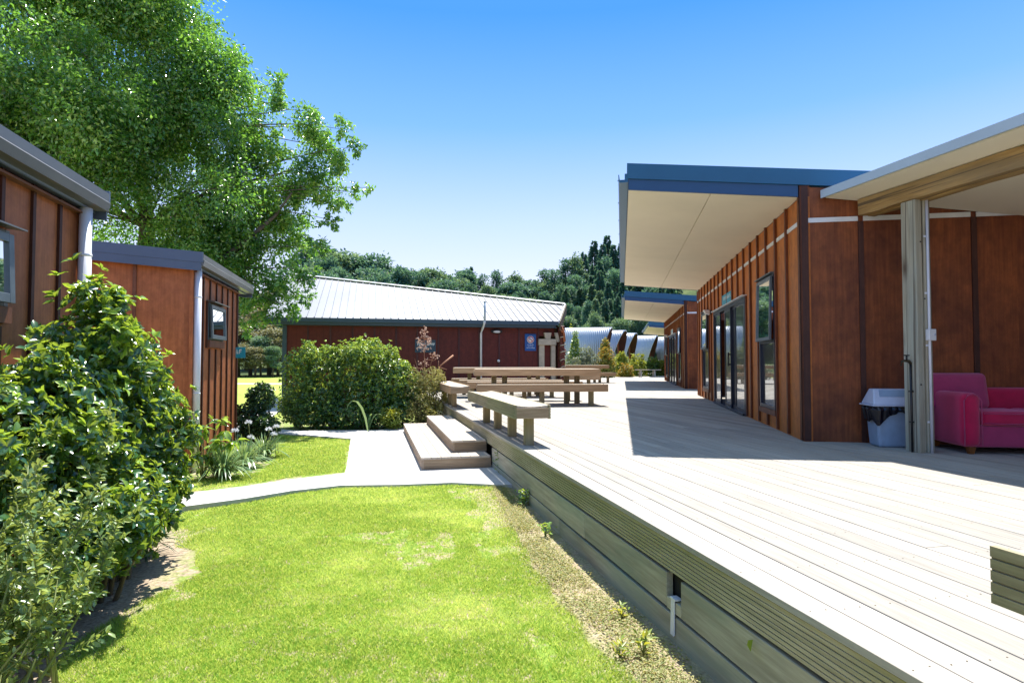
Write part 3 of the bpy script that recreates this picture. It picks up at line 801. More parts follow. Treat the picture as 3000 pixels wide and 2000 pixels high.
    leaf(y0 + .13, 4.39, -.012); leaf(4.34, 4.90, .024); leaf(4.86, 5.56, -.012, True); leaf(6.14, y1 - .05, -.012)
    q = MB(); q.box(.35, .36, 3.6, 7.0, za, zb); q.build('opening_shade', M['shadeblack'], D)  # near-black sheet painting the darkness of the unlit room
    q = MB(); q.box(-.08, 0, y0 - .05, y1 + .04, zb + .002, zb + .018); q.build('head_flashing', M['white'], D)
    return B

def signboard(name, label, loc, rz, w, h, mat, group=None):
    """thin sign whose face looks to local -y"""
    s_ = thing(name, label, 'sign', loc, rz, group)
    o = MB(); o.box(-w / 2, w / 2, 0, .012, -h / 2, h / 2); o.build('panel', mat, s_, bevel=.002)
    return s_
def scribble(par, rows, mat, d=.0015, seed=1):
    """rows of letter-like marks too small to read: (x0, x1, z, height)"""
    rr_ = random.Random(seed); o = MB()
    for x0, x1, z, h_ in rows:
        x = x0
        while x < x1:
            w = h_ * rr_.uniform(.45, .8); k = rr_.random()
            o.box(x, x + w * .28, -d, .0, z, z + h_)
            if k > .3: o.box(x + w * .28, x + w * .8, -d, 0, z + h_ * (.75 if k > .6 else .0), z + h_ * (1 if k > .6 else .25))
            if k > .5: o.box(x + w * .28, x + w * .7, -d, 0, z + h_ * .38, z + h_ * .56)
            x += w * 1.05
            if rr_.random() < .14: x += h_ * .4
    o.build('lettering', mat, par)

def on_long(x, y, k, off, z):
    a = rad(10.1); return (x + math.sin(a) * k - math.cos(a) * off, y + math.cos(a) * k + math.sin(a) * off, z)
LB = [(3.49, 7.35), (6.02, 21.3), (10.6, 38.0)]
LBL = ['nearest stained timber building with deep cream soffit, sliding door and tall windows',
       'second stained timber building, smaller in view beyond the gap past the nearest one',
       'farthest building, only a strip of its dark blue roof edge showing under the second roof']
LBR = rad(-10.1) - math.pi / 2
long_building(LBL[0], *LB[0])
src = [o for o in C.objects if o.name == 'long_building'][0]
for i_, (x, y) in list(enumerate(LB))[1:]:
    c_ = copy_tree(src); c_.location = (x, y, 0); c_['label'] = LBL[i_]
for i_, (x, y) in enumerate(LB[:2]):
    s_ = signboard('door_sign', ['small teal sign with white lettering above the nearest sliding door', 'small pale sign above the door of the second building'][i_],
                   on_long(x, y, 5.16, .03, 2.725), LBR, 1.15, .21, M['teal'] if i_ == 0 else M['signwhite'])
    scribble(s_, [(-.42, .42, -.01, .07)], M['signwhite'] if i_ == 0 else M['teal'], seed=4)
    l_ = thing('security_light', ['white security light on the nearest building beside its sliding door', 'white security light on the second building beside its door'][i_], 'light', on_long(x, y, 7.45, 0, 2.62), LBR)
    o = MB(); o.box(-.04, .04, -.04, 0, -.05, .05); o.build('bracket', M['black'], l_)
    o = MB(); o.hexa([(-.09, -.16, -.02), (.09, -.16, -.02), (.09, -.05, -.06), (-.09, -.05, -.06), (-.09, -.2, .06), (.09, -.2, .06), (.09, -.06, .05), (-.09, -.06, .05)]); o.build('lamp_head', M['white'], l_, bevel=.01)

# ================================================================== veranda
ve = thing('veranda', 'open veranda roof on a rough timber beam and square post by the nearest building', 'veranda', (0, 0, 0), AL)
wl = lambda s: 6.36 - .4245 * (s - 5.04)
vz = lambda s: 3.395 - .155 * (s - 5.24)
S1 = 11.5
o = MB()
T0 = -5.0
pr = [(5.27, T0), (S1, T0), (S1, wl(S1)), (5.27, wl(5.27) - .03)]
o.add([(a, b_, vz(a)) for a, b_ in pr] + [(a, b_, vz(a) + .012) for a, b_ in pr], [(3, 2, 1, 0), (4, 5, 6, 7), (0, 1, 5, 4), (1, 2, 6, 5), (2, 3, 7, 6), (3, 0, 4, 7)])
o.build('soffit', M['vsoffit'], ve)
o = MB()
pr = [(5.24, T0), (S1, T0), (S1, wl(S1)), (5.24, wl(5.24))]
o.add([(a, b_, vz(a) + .016) for a, b_ in pr] + [(a, b_, vz(a) + .085) for a, b_ in pr], [(3, 2, 1, 0), (4, 5, 6, 7), (0, 1, 5, 4), (1, 2, 6, 5), (2, 3, 7, 6), (3, 0, 4, 7)])
o.build('roof', M['vfascia'], ve)
o = MB(); o.box(9.4, 9.5, T0, wl(9.45), DZ, 2.74); o.box(5.9, 9.39, T0, T0 + .1, DZ, 2.7); o.build('side_wall', M['plydark'], ve)  # unseen walls, added to keep light out of the veranda's right end
o = MB(); o.box(5.215, 5.237, T0, wl(5.24) - .02, vz(5.24) - .006, vz(5.24) + .09); o.build('fascia', M['vfascia'], ve)
# rough-sawn beam in two laminations
o = MB(); rr_ = random.Random(8)
def rough(o, x0, x1, z0, z1, t0, t1, n):
    P_ = []
    for k in range(n + 1):
        t = t0 + (t1 - t0) * k / n; j = lambda a=.006: rr_.uniform(-a, a)
        P_ += [(x0 + j(), t, z0 + j(.008)), (x1 + j(), t, z0 + j()), (x1 + j(), t, z1), (x0 + j(), t, z1)]
    fs = [(0, 1, 2, 3), tuple(4 * n + q for q in (3, 2, 1, 0))]
    for k in range(n):
        for q in range(4): fs.append((4 * k + q, 4 * k + 4 + q, 4 * k + 4 + (q + 1) % 4, 4 * k + (q + 1) % 4))
    o.add(P_, fs)
rough(o, 5.55, 5.65, 3.15, 3.335, T0, 6.05, 40); rough(o, 5.655, 5.75, 3.14, 3.31, T0, 6.02, 40)
o.build('beam', M['beam'], ve)
# post
PX, PT = 5.56, 5.29
o = MB(); o.box(PX, PX + .075, PT, PT + .18, DZ, 3.15); o.box(PX + .084, PX + .102, PT + .02, PT + .165, DZ, 3.15); o.box(PX + .108, PX + .19, PT, PT + .18, DZ, 3.15)
PO = o.build('post', M['post'], ve, bevel=.005)
o = MB()
for zz_, xx_ in ((2.1, .1), (2.7, .06), (1.2, .03)): o.disc((PX + xx_, PT - .001, zz_), (0, -1, 0), .009, .003, 10)
o.build('bolt', M['black'], PO)
cx = PX + .135
o = MB(); o.tube([(cx, PT - .016, DZ), (cx, PT - .016, 3.14)], .0135, 10)
for zz_ in (.8, 1.6, 2.15, 2.75): o.box(cx - .035, cx + .018, PT - .006, PT, zz_, zz_ + .02)
o.build('conduit', M['pvc'], PO)
o = MB(); o.box(cx - .04, cx + .055, PT - .05, PT - .001, 1.66, 1.78); jb = o.build('socket_box', M['white'], PO, bevel=.006)
o = MB(); o.disc((cx + .03, PT - .051, 1.72), (0, -1, 0), .012, .003, 12); o.build('socket', M['binlid'], jb)
# tap on a black pipe at the left face of the post
wt = thing('water_tap', 'garden tap on a thin black pipe fixed to the veranda post', 'tap', (0, 0, 0), AL)
o = MB(); px_ = PX - .014; py_ = PT + .08
o.tube([(px_, py_, DZ), (px_, py_, 1.42)], .0115, 10)
for zz_ in (.8, 1.12): o.box(px_ - .015, px_ + .013, py_ - .02, py_ + .02, zz_, zz_ + .015)
o.build('pipe', M['black'], wt)
o = MB(); o.tube([(px_, py_, 1.42), (px_ - .02, py_, 1.445), (px_ - .07, py_ + .01, 1.45), (px_ - .10, py_ + .01, 1.44), (px_ - .11, py_ + .01, 1.40)], [.016, .017, .013, .012, .013], 10)
o.build('spout', M['brass'], wt)
o = MB(); o.tube([(px_ - .05, py_, 1.455), (px_ - .05, py_, 1.50)], .008, 8); o.box(px_ - .085, px_ - .015, py_ - .006, py_ + .006, 1.50, 1.512); o.build('handle', M['black'], wt)

# ================================================================== bin
def bin_():
    r = thing('swing_bin', 'grey blue swing bin with black liner hanging out, against the brown wall', 'bin', (4.26, 6.93, DZ), rad(-7))
    w0, w1, d0, d1, h = .175, .205, .125, .145, .44
    o = MB(); o.hexa([(-w0, -d0, 0), (w0, -d0, 0), (w0, d0, 0), (-w0, d0, 0), (-w1, -d1, h), (w1, -d1, h), (w1, d1, h), (-w1, d1, h)])
    bd = o.build('bucket', M['binblue'], r, bevel=.03, seg=3, smooth=False)
    # lid: sloping hood
    W, D_ = .255, .175; tw, td = .165, .06; z0, z1 = .455, .645
    o = MB(); o.box(-W, W, -D_, D_, z0, z0 + .018); o.build('rim', M['binlid'], r, bevel=.006)
    o = MB(); o.hexa([(-W + .015, -D_ + .012, z0 + .018), (W - .015, -D_ + .012, z0 + .018), (W - .015, D_ - .012, z0 + .018), (-W + .015, D_ - .012, z0 + .018),
                      (-tw - .03, -td, z1), (tw + .02, -td, z1), (tw + .02, td, z1), (-tw - .03, td, z1)])
    lid = o.build('lid', M['binlid'], r, bevel=.014, seg=3)
    f = lambda u, v, e: (-.17 + .34 * u, -D_ + .012 + (D_ - .012 - td) * v - e * .8, z0 + .018 + (z1 - z0 - .018) * v + e * .6)
    o = MB(); a = [f(.04, .50, .004), f(.96, .50, .004), f(.93, .92, .004), f(.07, .92, .004)]; b2 = [f(.04, .50, -.012), f(.96, .50, -.012), f(.93, .92, -.012), f(.07, .92, -.012)]
    o.hexa(b2 + a); o.build('flap', M['binblue'], lid)
    # liner hanging down in points
    n = 64; V = []; rr_ = random.Random(5)
    per = 2 * (2 * w1 + 2 * d1)
    for k in range(n):
        q = k / n * per
        if q < 2 * w1: x, y, nx, ny = -w1 + q, -d1, 0, -1; u = q / (2 * w1); drop = .06 + .16 * abs(u - .55) ** 1.2 * 2
        elif q < 2 * w1 + 2 * d1: x, y, nx, ny = w1, -d1 + (q - 2 * w1), 1, 0; drop = .19
        elif q < 4 * w1 + 2 * d1: x, y, nx, ny = w1 - (q - 2 * w1 - 2 * d1), d1, 0, 1; drop = .12
        else: x, y, nx, ny = -w1, d1 - (q - 4 * w1 - 2 * d1), -1, 0; drop = .17
        j = .02 + .012 * math.sin(k * 1.7) + rr_.uniform(0, .006)
        V += [(x + nx * .012, y + ny * .012, .462), (x + nx * (.02 + j), y + ny * (.02 + j), .43 - rr_.uniform(0, .02)), (x + nx * (.008 + j * .6), y + ny * (.008 + j * .6), .46 - drop - .012 * math.sin(k * .9) - rr_.uniform(0, .004))]
    fs = []
    for k in range(n):
        k2 = (k + 1) % n
        fs += [(3 * k, 3 * k2, 3 * k2 + 1, 3 * k + 1), (3 * k + 1, 3 * k2 + 1, 3 * k2 + 2, 3 * k + 2)]
    o = MB(); o.add(V, fs, smooth=False); o.build('liner', M['bag'], r)
bin_()

# ================================================================== sofa
def velvet(name, c, hi):
    m, t = nt(name)
    n = noise(t, coords(t, (7,) * 3), 1, 5, .65); n2 = noise(t, coords(t, (160,) * 3), 1, 2)
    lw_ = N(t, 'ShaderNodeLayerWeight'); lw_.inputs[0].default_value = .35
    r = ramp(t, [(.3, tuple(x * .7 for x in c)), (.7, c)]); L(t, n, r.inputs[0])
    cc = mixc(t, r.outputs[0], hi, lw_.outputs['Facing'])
    p_ = principled(t, cc, .85, 0, .2, bump(t, n2, .3, .002))
    p_.inputs['Sheen Weight'].default_value = .6; p_.inputs['Sheen Tint'].default_value = (.9, .4, .6, 1)
    out(t, p_.outputs[0]); return m
M['velvet'] = velvet('crimson_velvet', (0.55, 0.010, 0.070), (0.55, 0.08, 0.17))
M['velvet2'] = velvet('faded_velvet', (0.42, 0.04, 0.13), (0.50, 0.15, 0.26))
def sofa():
    r = thing('sofa', 'crimson velvet sofa with one loose back cushion under the veranda', 'sofa', (4.62, 6.30, DZ), rad(-7))
    Wd, Dp = 1.55, .78
    def rb(name, x0, x1, y0, y1, z0, z1, m, bw=.05, par=r, seg=4):
        o = MB(); o.box(x0, x1, y0, y1, z0, z1); return o.build(name, m, par, bevel=bw, seg=seg, smooth=True)
    rb('base', .13, Wd - .13, .05, Dp - .03, .07, .29, M['velvet2'], .025)
    for nm, x0 in (('arm', .0), ('arm', Wd - .19)):
        rb(nm, x0, x0 + .19, .0, Dp - .02, .07, .63, M['velvet'], .07)
    rb('seat_cushion', .195, Wd / 2 - .003, .02, .60, .292, .44, M['velvet'], .045)
    rb('seat_cushion', Wd / 2 + .003, Wd - .195, .02, .60, .292, .44, M['velvet'], .045)
    rb('back_frame', .05, Wd - .05, Dp - .16, Dp, .07, .66, M['velvet'], .06)
    for x0 in (.0, Wd - .19):     # piping round the front of each arm and along the cushions
        o = MB(); pts = [(x0 + .012, -.004, .09), (x0 + .012, -.004, .55), (x0 + .05, -.006, .605), (x0 + .095, -.006, .622), (x0 + .14, -.006, .605), (x0 + .178, -.004, .55), (x0 + .178, -.004, .09)]
        o.tube(pts, .005, 6); o.build('piping', M['velvet2'], r)
    for x0, x1 in ((.215, Wd / 2 - .02), (Wd / 2 + .02, Wd - .215)):
        for zz_ in (.318, .418):
            o = MB(); o.tube([(x0, .018, zz_), ((x0 + x1) / 2, .010, zz_ - .004), (x1, .018, zz_)], .005, 6); o.build('piping', M['velvet2'], r)
    o = MB()   # loose cushion leaning on the back
    o.hexa([(-.04, .46, .44), (.56, .46, .44), (.56, .62, .42), (-.04, .62, .42), (-.07, .60, .83), (.60, .60, .83), (.60, .76, .81), (-.07, .76, .81)])
    o.build('back_cushion', M['velvet2'], r, bevel=.06, seg=4, smooth=True)
    for x in (.10, Wd - .10):
        for y in (.06, Dp - .09):
            o = MB(); o.hexa([(x - .022, y - .022, 0), (x + .022, y - .022, 0), (x + .022, y + .022, 0), (x - .022, y + .022, 0),
                              (x - .034, y - .034, .075), (x + .034, y - .034, .075), (x + .034, y + .034, .075), (x - .034, y + .034, .075)]); o.build('foot', M['foot'], r)
sofa()
# ================================================================== red building with the metal roof
def mid_building():
    B = thing('red_building', 'long dark red building with pale ribbed metal roof, behind the tables and hedge', 'building', (1.6, 21.0, 0), AL)
    ze = 2.80; sl = .375
    rp = lambda a, t: (a, t, ze + sl * t)
    def tr(a): return 2.06 + (a - .886) * (-.338)          # ridge line in plan
    def tmax(a):                                           # how far a rib starting at the eave runs up
        return tr(a)
    m, t = nt('pale_roof_metal')
    n = noise(t, coords(t, (.8, .5, .5), rnd=False), 1, 5)
    r = ramp(t, [(.3, (.145, .155, .17)), (.7, (.19, .20, .22))]); L(t, n, r.inputs[0])
    out(t, principled(t, r.outputs[0], .42, .35, .5).outputs[0]); RM = m
    a0 = -9.5
    o = MB()
    P4 = [rp(a0, 0), rp(-.0, 0), rp(.886, 2.06), rp(a0, tr(a0))]
    o.add(P4 + [(x, y, z + .02) for x, y, z in P4], [(3, 2, 1, 0), (4, 5, 6, 7), (0, 1, 5, 4), (1, 2, 6, 5), (2, 3, 7, 6), (3, 0, 4, 7)], 0, .5)
    # back slope
    o.add([rp(.886, 2.06), rp(a0, tr(a0)), (a0, tr(a0) + 5, 3.0), (.886, 7, 2.4)], [(0, 1, 2, 3)], 0, .5)
    a = a0 + .06
    while a < .80:
        tb = 0 if a < 0 else a / .886 * 2.06; te = tr(a) - .03
        if te > tb + .05:
            w = .018
            for q in (0,):
                z_ = lambda tt: ze + sl * tt + .02
                o.add([(a - w, tb, z_(tb)), (a + w, tb, z_(tb)), (a + w * .6, tb, z_(tb) + .032), (a - w * .6, tb, z_(tb) + .032),
                       (a - w, te, z_(te)), (a + w, te, z_(te)), (a + w * .6, te, z_(te) + .032), (a - w * .6, te, z_(te) + .032)],
                      [(0, 1, 2, 3), (7, 6, 5, 4), (0, 4, 5, 1), (1, 5, 6, 2), (2, 6, 7, 3), (3, 7, 4, 0)], 0, .5)
        a += .237
    R = o.build('roof', RM, B)
    o = MB(); c0 = Vector(rp(a0, tr(a0))) + Vector((0, 0, .05)); c1 = Vector(rp(.886, 2.06)) + Vector((0, 0, .05))
    d = Vector((.05, .12, 0))
    o.add([c0 - d, c1 - d, c1 + d, c0 + d] + [p_ + Vector((0, 0, .035)) for p_ in (c0 - d * .7, c1 - d * .7, c1 + d * .7, c0 + d * .7)],
          [(3, 2, 1, 0), (4, 5, 6, 7), (0, 1, 5, 4), (1, 2, 6, 5), (2, 3, 7, 6), (3, 0, 4, 7)])
    o.build('ridge_cap', M['white'], R)
    o = MB(); e0 = Vector(rp(0, 0)); e1 = Vector(rp(.886, 2.06)); w = Vector((.03, .0, 0))
    q = [e0, e0 + w, e1 + w, e1]
    o.hexa([p_ + Vector((0, 0, -.04)) for p_ in q] + [p_ + Vector((0, 0, .07)) for p_ in q]); o.build('verge_trim', M['white'], R)
    o = MB(); q = [e0 + w, e0 + w * 2.4, e1 + w * 2.4, e1 + w]
    o.hexa([p_ + Vector((0, 0, -.30)) for p_ in q] + [p_ + Vector((0, 0, .03)) for p_ in q]); o.build('bargeboard', M['twig'], R)
    o = MB(); o.box(a0, -.02, -.09, .0, ze - .115, ze - .005); o.box(a0, -.1, .0, .035, ze - .20, ze - .10); g_ = o.build('gutter', M['midgutter'], R)
    o = MB(); o.box(a0, -.05, .035, .36, ze - .21, ze - .19); o.build('eaves_lining', M['midgutter'], R)
    # walls
    zt = 2.60; o = MB(); xs = [-.64 - .69 * k for k in range(13)]
    for k in range(12): o.box(xs[k + 1], xs[k], .30, .38, .1, zt, 0)
    for x in xs[:-1]: o.box(x - .026, x + .026, .275, .30, .1, zt, 1)
    o.box(-.64, -.06, .30, .38, 2.32, zt, 0)
    W = o.build('wall', [M['plyred'], M['battenred']], B)
    o = MB(); o.box(-9.0, -8.92, .38, 6, .1, zt); o.box(.1, .18, .42, 6, .1, zt); o.box(-8.9, .1, 6, 6.08, .1, zt)
    o.hexa([(.1, .5, zt), (.18, .5, zt), (.18, 6, zt), (.1, 6, zt), (.1, .5, zt + .03), (.18, .5, zt + .03), (.18, 2.2, 3.5), (.1, 2.2, 3.5)])
    o.build('side_wall', M['plyred'], B)
    o = MB(); o.box(-8.99, -8.86, .255, .30, .1, zt + .0); o.build('corner_post', M['midgutter'], B)
    # doorway at the right end
    D = MB(); D.box(-.43, -.2, .34, .37, DZ, 2.15); dd = D.build('door', M['plyred'], B)
    D = MB(); D.box(-.63, -.44, .22, .31, DZ, 2.02); D.box(-.2, -.05, .20, .33, DZ, 2.0); D.build('door_frame', M['cream'], B, bevel=.008)
    D = MB(); D.box(-.66, -.03, .16, .32, 2.01, 2.22); D.hexa([(-.42, .17, 2.22), (-.24, .17, 2.22), (-.24, .3, 2.22), (-.42, .3, 2.22), (-.46, .17, 2.44), (-.20, .17, 2.44), (-.20, .3, 2.44), (-.46, .3, 2.44)])
    D.hexa([(-.02, .14, 2.12), (.10, .14, 2.12), (.10, .24, 2.12), (-.02, .24, 2.12), (-.10, .14, 2.44), (.02, .14, 2.44), (.02, .24, 2.44), (-.10, .24, 2.44)])
    D.build('door_header', M['cream'], B, bevel=.008)
    return B
mid_building()
def mid(a, t, z):
    return (1.6 + a * NX - t * NY, 21 + a * NY + t * NX, z)
# carved post
cp = thing('carved_post', 'carved post painted red and orange with pale bands at the corner of the red building', 'post', mid(.16, .12, 0), AL)
o = MB(); rr_ = random.Random(12); z = DZ
while z < 2.55:
    h_ = rr_.uniform(.10, .22); w = rr_.uniform(.075, .115); dx = rr_.uniform(-.02, .02)
    o.hexa([(dx - w, -w, z), (dx + w, -w, z), (dx + w, w, z), (dx - w, w, z), (dx - w * .8, -w * .8, z + h_), (dx + w * .8, -w * .8, z + h_), (dx + w * .8, w * .8, z + h_), (dx - w * .8, w * .8, z + h_)]); z += h_
o.build('carved_shaft', M['carve'], cp, bevel=.012)
o = MB()
o.tube([(.0, -.09, 2.0), (.05, -.12, 2.15), (.03, -.12, 2.4), (-.03, -.11, 2.62)], [.03, .045, .04, .03], 8)
o.tube([(-.09, -.10, 2.55), (-.03, -.13, 2.45), (-.08, -.12, 2.36)], [.02, .03, .02], 8)
o.build('carved_curl', M['carveor'], cp)
o = MB()
for z, w in ((.75, .1), (.95, .12), (1.25, .09), (1.5, .11), (1.78, .1), (2.02, .11), (2.3, .1)):
    o.tube([(-.1, -.105, z - .03), (0, -.13, z + rr_.uniform(-.03, .03)), (.09, -.105, z + .02)], .018, 6)
o.build('pale_bands', M['cream'], cp)
o = MB(); o.disc((.05, -.11, 1.08), (0, -1, 0), .05, .02, 14); o.build('teal_disc', M['teal'], cp)
# light, vent pipe, knob, signs
l_ = thing('bulkhead_light', 'oval black bulkhead light on the red wall under the eave', 'light', mid(-2.12, .27, 2.46), AL)
o = MB(); pr = [(.20 * math.cos(k / 20 * 2 * math.pi), .075 * math.sin(k / 20 * 2 * math.pi)) for k in range(20)]
o.prism([(a, b_) for a, b_ in pr], 1, -.06, 0); o.build('housing', M['black'], l_, bevel=.01)
o = MB(); o.prism([(a * .62 + .0, b_ * .5 - .01) for a, b_ in pr], 1, -.085, -.058); o.build('lens', M['white'], l_, bevel=.01)
v_ = thing('vent_pipe', 'tall white vent pipe rising up the red wall and past the gutter', 'pipe', mid(-2.66, 0, 0), AL)
o = MB(); o.tube([(0, .22, .3), (0, .22, 2.40), (.02, .15, 2.50), (.05, -.10, 2.70), (.06, -.14, 2.80)], .036, 12); o.build('lower_pipe', M['white'], v_)
o = MB(); o.tube([(.06, -.14, 2.802), (.06, -.14, 3.42)], .040, 12); o.tube([(.06, -.14, 3.40), (.06, -.14, 3.44)], .046, 12); o.build('upper_pipe', M['vfascia'], v_)
k_ = thing('wall_vent', 'small round white vent low on the red wall', 'vent', mid(-2.05, .27, 1.47), AL)
o = MB(); o.disc((0, 0, 0), (0, -1, 0), .045, .03, 14); o.disc((0, -.03, 0), (0, -1, 0), .02, .02, 10); o.build('cap', M['white'], k_, bevel=.004)
s_ = signboard('notice_sign', 'upright blue sign with a white and red round no smoking mark on the red wall', mid(-.93, .262, 2.10), AL, .40, .58, M['signblue'])
o = MB(); o.disc((0, 0, .10), (0, -1, 0), .128, .004, 32); o.build('roundel', M['signwhite'], s_)
o = MB(); n = 32
for k in range(n):
    a = 2 * math.pi * k / n; b_ = 2 * math.pi * (k + 1) / n
    o.add([(r_ * math.cos(q), -.0055, .10 + r_ * math.sin(q)) for q, r_ in ((a, .085), (b_, .085), (b_, .108), (a, .108))], [(0, 1, 2, 3)])
o.hexa([(-.075, -.0068, .165), (-.06, -.0068, .18), (-.06, -.005, .18), (-.075, -.005, .165), (.06, -.0068, .03), (.075, -.0068, .045), (.075, -.005, .045), (.06, -.005, .03)])
o.build('prohibition_ring', M['signred'], s_)
o = MB(); o.box(-.05, .045, -.0062, -.0045, .09, .108); o.build('cigarette', M['black'], s_)
scribble(s_, [(-.11, .11, -.095, .035), (-.09, .09, -.145, .03), (-.15, .15, -.205, .035)], M['signwhite'], seed=9)
s_ = signboard('wall_sign', 'dark blue landscape sign with pale lettering behind the dry flower stalk', mid(-4.52, .262, 1.95), AL, .68, .42, M['signnavy'])
scribble(s_, [(-.26, .28, .02, .08), (-.26, .10, -.09, .06)], M['signwhite'], seed=19)

# ================================================================== cabins on the left
def cabin(label, t0, t1, tro0, tro1, wins, depth=4.5):
    B = thing('cabin', label, 'cabin', (*st(-.065, 0), 0), AL, 'stained plywood cabins on the left')
    s_w = -2.30; z0 = -.16; zg = 2.70
    o = MB()
    hs = sorted(wins)
    ys = sorted({t0, t1} | {q for h_ in hs for q in h_[:2]})
    for a, b_ in zip(ys[:-1], ys[1:]):
        h_ = [q for q in hs if q[0] <= a + 1e-6 and q[1] >= b_ - 1e-6]
        if h_:
            o.box(s_w - .09, s_w, a, b_, z0, h_[0][2]); o.box(s_w - .09, s_w, a, b_, h_[0][3], zg)
        else: o.box(s_w - .09, s_w, a, b_, z0, zg)
    q = t1 - .38
    while q > t0 + .1:
        segs = [(z0, zg)]
        for h_ in hs:
            if h_[0] - .02 < q < h_[1] + .02: segs = [(z0, h_[2] - .13), (h_[3] + .03, zg)]
        for a, b_ in segs: o.box(s_w, s_w + .02, q - .02, q + .02, a, b_, 1)
        q -= .38
    for h_ in hs: o.box(s_w, s_w + .022, h_[0] - .05, h_[0] - .004, h_[2] - .12, h_[3] + .02, 1)
    o.box(s_w - .02, s_w + .024, t1 - .05, t1 + .024, z0, zg, 1); o.box(s_w - .02, s_w + .024, t0 - .024, t0 + .05, z0, zg, 0)
    o.build('front_wall', [M['plyleft'], M['battenleft']], B)
    rise = .076
    for nm, tt, sd in (('end_wall', t0, -1), ('end_wall', t1, 1)):
        o = MB()
        for k in range(8):
            a, b_ = s_w - .09 - k * .6, s_w - .09 - (k + 1) * .6
            if b_ < s_w - depth: break
            y0, y1 = (tt, tt + .09) if sd < 0 else (tt - .09, tt)
            o.hexa([(b_, y0, z0), (a, y0, z0), (a, y1, z0), (b_, y1, z0), (b_, y0, zg - rise * (b_ - s_w)), (a, y0, zg - rise * (a - s_w)), (a, y1, zg - rise * (a - s_w)), (b_, y1, zg - rise * (b_ - s_w))])
            y2 = tt - .02 if sd < 0 else tt
            o.box(b_ - .022, b_ + .022, y2, y2 + .02, z0, zg + rise * .5, 1)
        o.build(nm, [M['plyleft'], M['trim']], B)
    o = MB(); o.box(s_w - depth, s_w - depth + .1, t0, t1, z0, zg + .3); o.build('back_wall', M['plyleft'], B)
    # roof slab with deep barge fascia
    A, E = -2.24, s_w - depth - .3
    zr = lambda s: 2.70 - rise * (s + 2.24)
    o = MB(); o.hexa([(E, tro0 + .03, zr(E)), (A, tro0 + .03, zr(A)), (A, tro1 - .03, zr(A)), (E, tro1 - .03, zr(E)), (E, tro0 + .03, zr(E) + .17), (A, tro0 + .03, zr(A) + .17), (A, tro1 - .03, zr(A) + .17), (E, tro1 - .03, zr(E) + .17)])
    R = o.build('roof', M['slate'], B)
    for tt in (tro0, tro1 - .025):
        o = MB()
        o.hexa([(E, tt, zr(E) + .06), (A + .10, tt, zr(A) + .06), (A + .10, tt + .025, zr(A) + .06), (E, tt + .025, zr(E) + .06), (E, tt, zr(E) + .20), (A + .10, tt, zr(A) + .20), (A + .10, tt + .025, zr(A) + .20), (E, tt + .025, zr(E) + .20)])
        o.hexa([(E, tt + .005, zr(E) - .05), (A + .08, tt + .005, zr(A) - .05), (A + .08, tt + .02, zr(A) - .05), (E, tt + .02, zr(E) - .05), (E, tt + .005, zr(E) + .06), (A + .08, tt + .005, zr(A) + .06), (A + .08, tt + .02, zr(A) + .06), (E, tt + .02, zr(E) + .06)])
        o.build('barge_fascia', M['slate'], R)
    # box gutter along the front
    o = MB(); o.prism([(A + .004, zr(A) + .02), (A + .10, zr(A) + .02), (A + .115, zr(A) + .09), (A + .10, zr(A) + .105), (A + .105, zr(A) + .175), (A + .095, zr(A) + .175), (A + .085, zr(A) + .04), (A + .004, zr(A) + .04)], 1, tro0 + .03, tro1 - .03)
    o.build('gutter', M['gutter'], R)
    o = MB(); o.box(s_w + .001, A, t0, t1, zg - .05, zg - .035); o.build('eaves_board', M['trim'], B)
    for (a, b_, c_, d_) in hs:
        f = MB(); fw = .05
        for q in ((a, a + fw, c_, d_), (b_ - fw, b_, c_, d_), (a + fw, b_ - fw, d_ - fw, d_), (a + fw, b_ - fw, c_, c_ + fw)): f.box(s_w - .05, s_w + .03, *q)
        w = f.build('window', M['greyalu'], B, bevel=.002)
        f = MB(); op = .02
        P_ = lambda t, z, d: (s_w + .035 + op * (d_ - z) / (d_ - c_) + d, t, z)
        def bar(ta, tb, za, zb):
            f.hexa([P_(ta, za, 0), P_(ta, za, .03), P_(tb, za, .03), P_(tb, za, 0), P_(ta, zb, 0), P_(ta, zb, .03), P_(tb, zb, .03), P_(tb, zb, 0)])
        bar(a + .02, a + .08, c_ + .02, d_ - .03); bar(b_ - .08, b_ - .02, c_ + .02, d_ - .03); bar(a + .08, b_ - .08, c_ + .02, c_ + .08); bar(a + .08, b_ - .08, d_ - .085, d_ - .03)
        f.build('sash', M['greyalu'], w, bevel=.002)
        g_ = MB(); g_.add([P_(a + .08, c_ + .08, .012), P_(b_ - .08, c_ + .08, .012), P_(b_ - .08, d_ - .085, .012), P_(a + .08, d_ - .085, .012)], [(3, 2, 1, 0)]); g_.build('pane', M['glass'], w)
        h_ = MB(); h_.prism([(s_w, d_ + .02), (s_w + .12, d_ + .005), (s_w + .12, d_ + .015), (s_w, d_ + .035)], 1, a - .03, b_ + .03); h_.build('hood', M['gutter'], w)
        h_ = MB(); h_.box(s_w, s_w + .05, a - .01, b_ + .01, c_ - .11, c_ - .003); h_.build('sill', M['trim'], w)
    return B
cabin('nearest cabin at the left picture edge, pale grey gutter above brown boards', 1.6, 5.74, 1.5, 5.88, [(3.72, 4.66, 1.80, 2.30)])
cabin('second cabin behind the big bush, small window in its orange front wall', 8.97, 11.80, 8.85, 12.45, [(9.75, 10.68, 1.76, 2.31)])
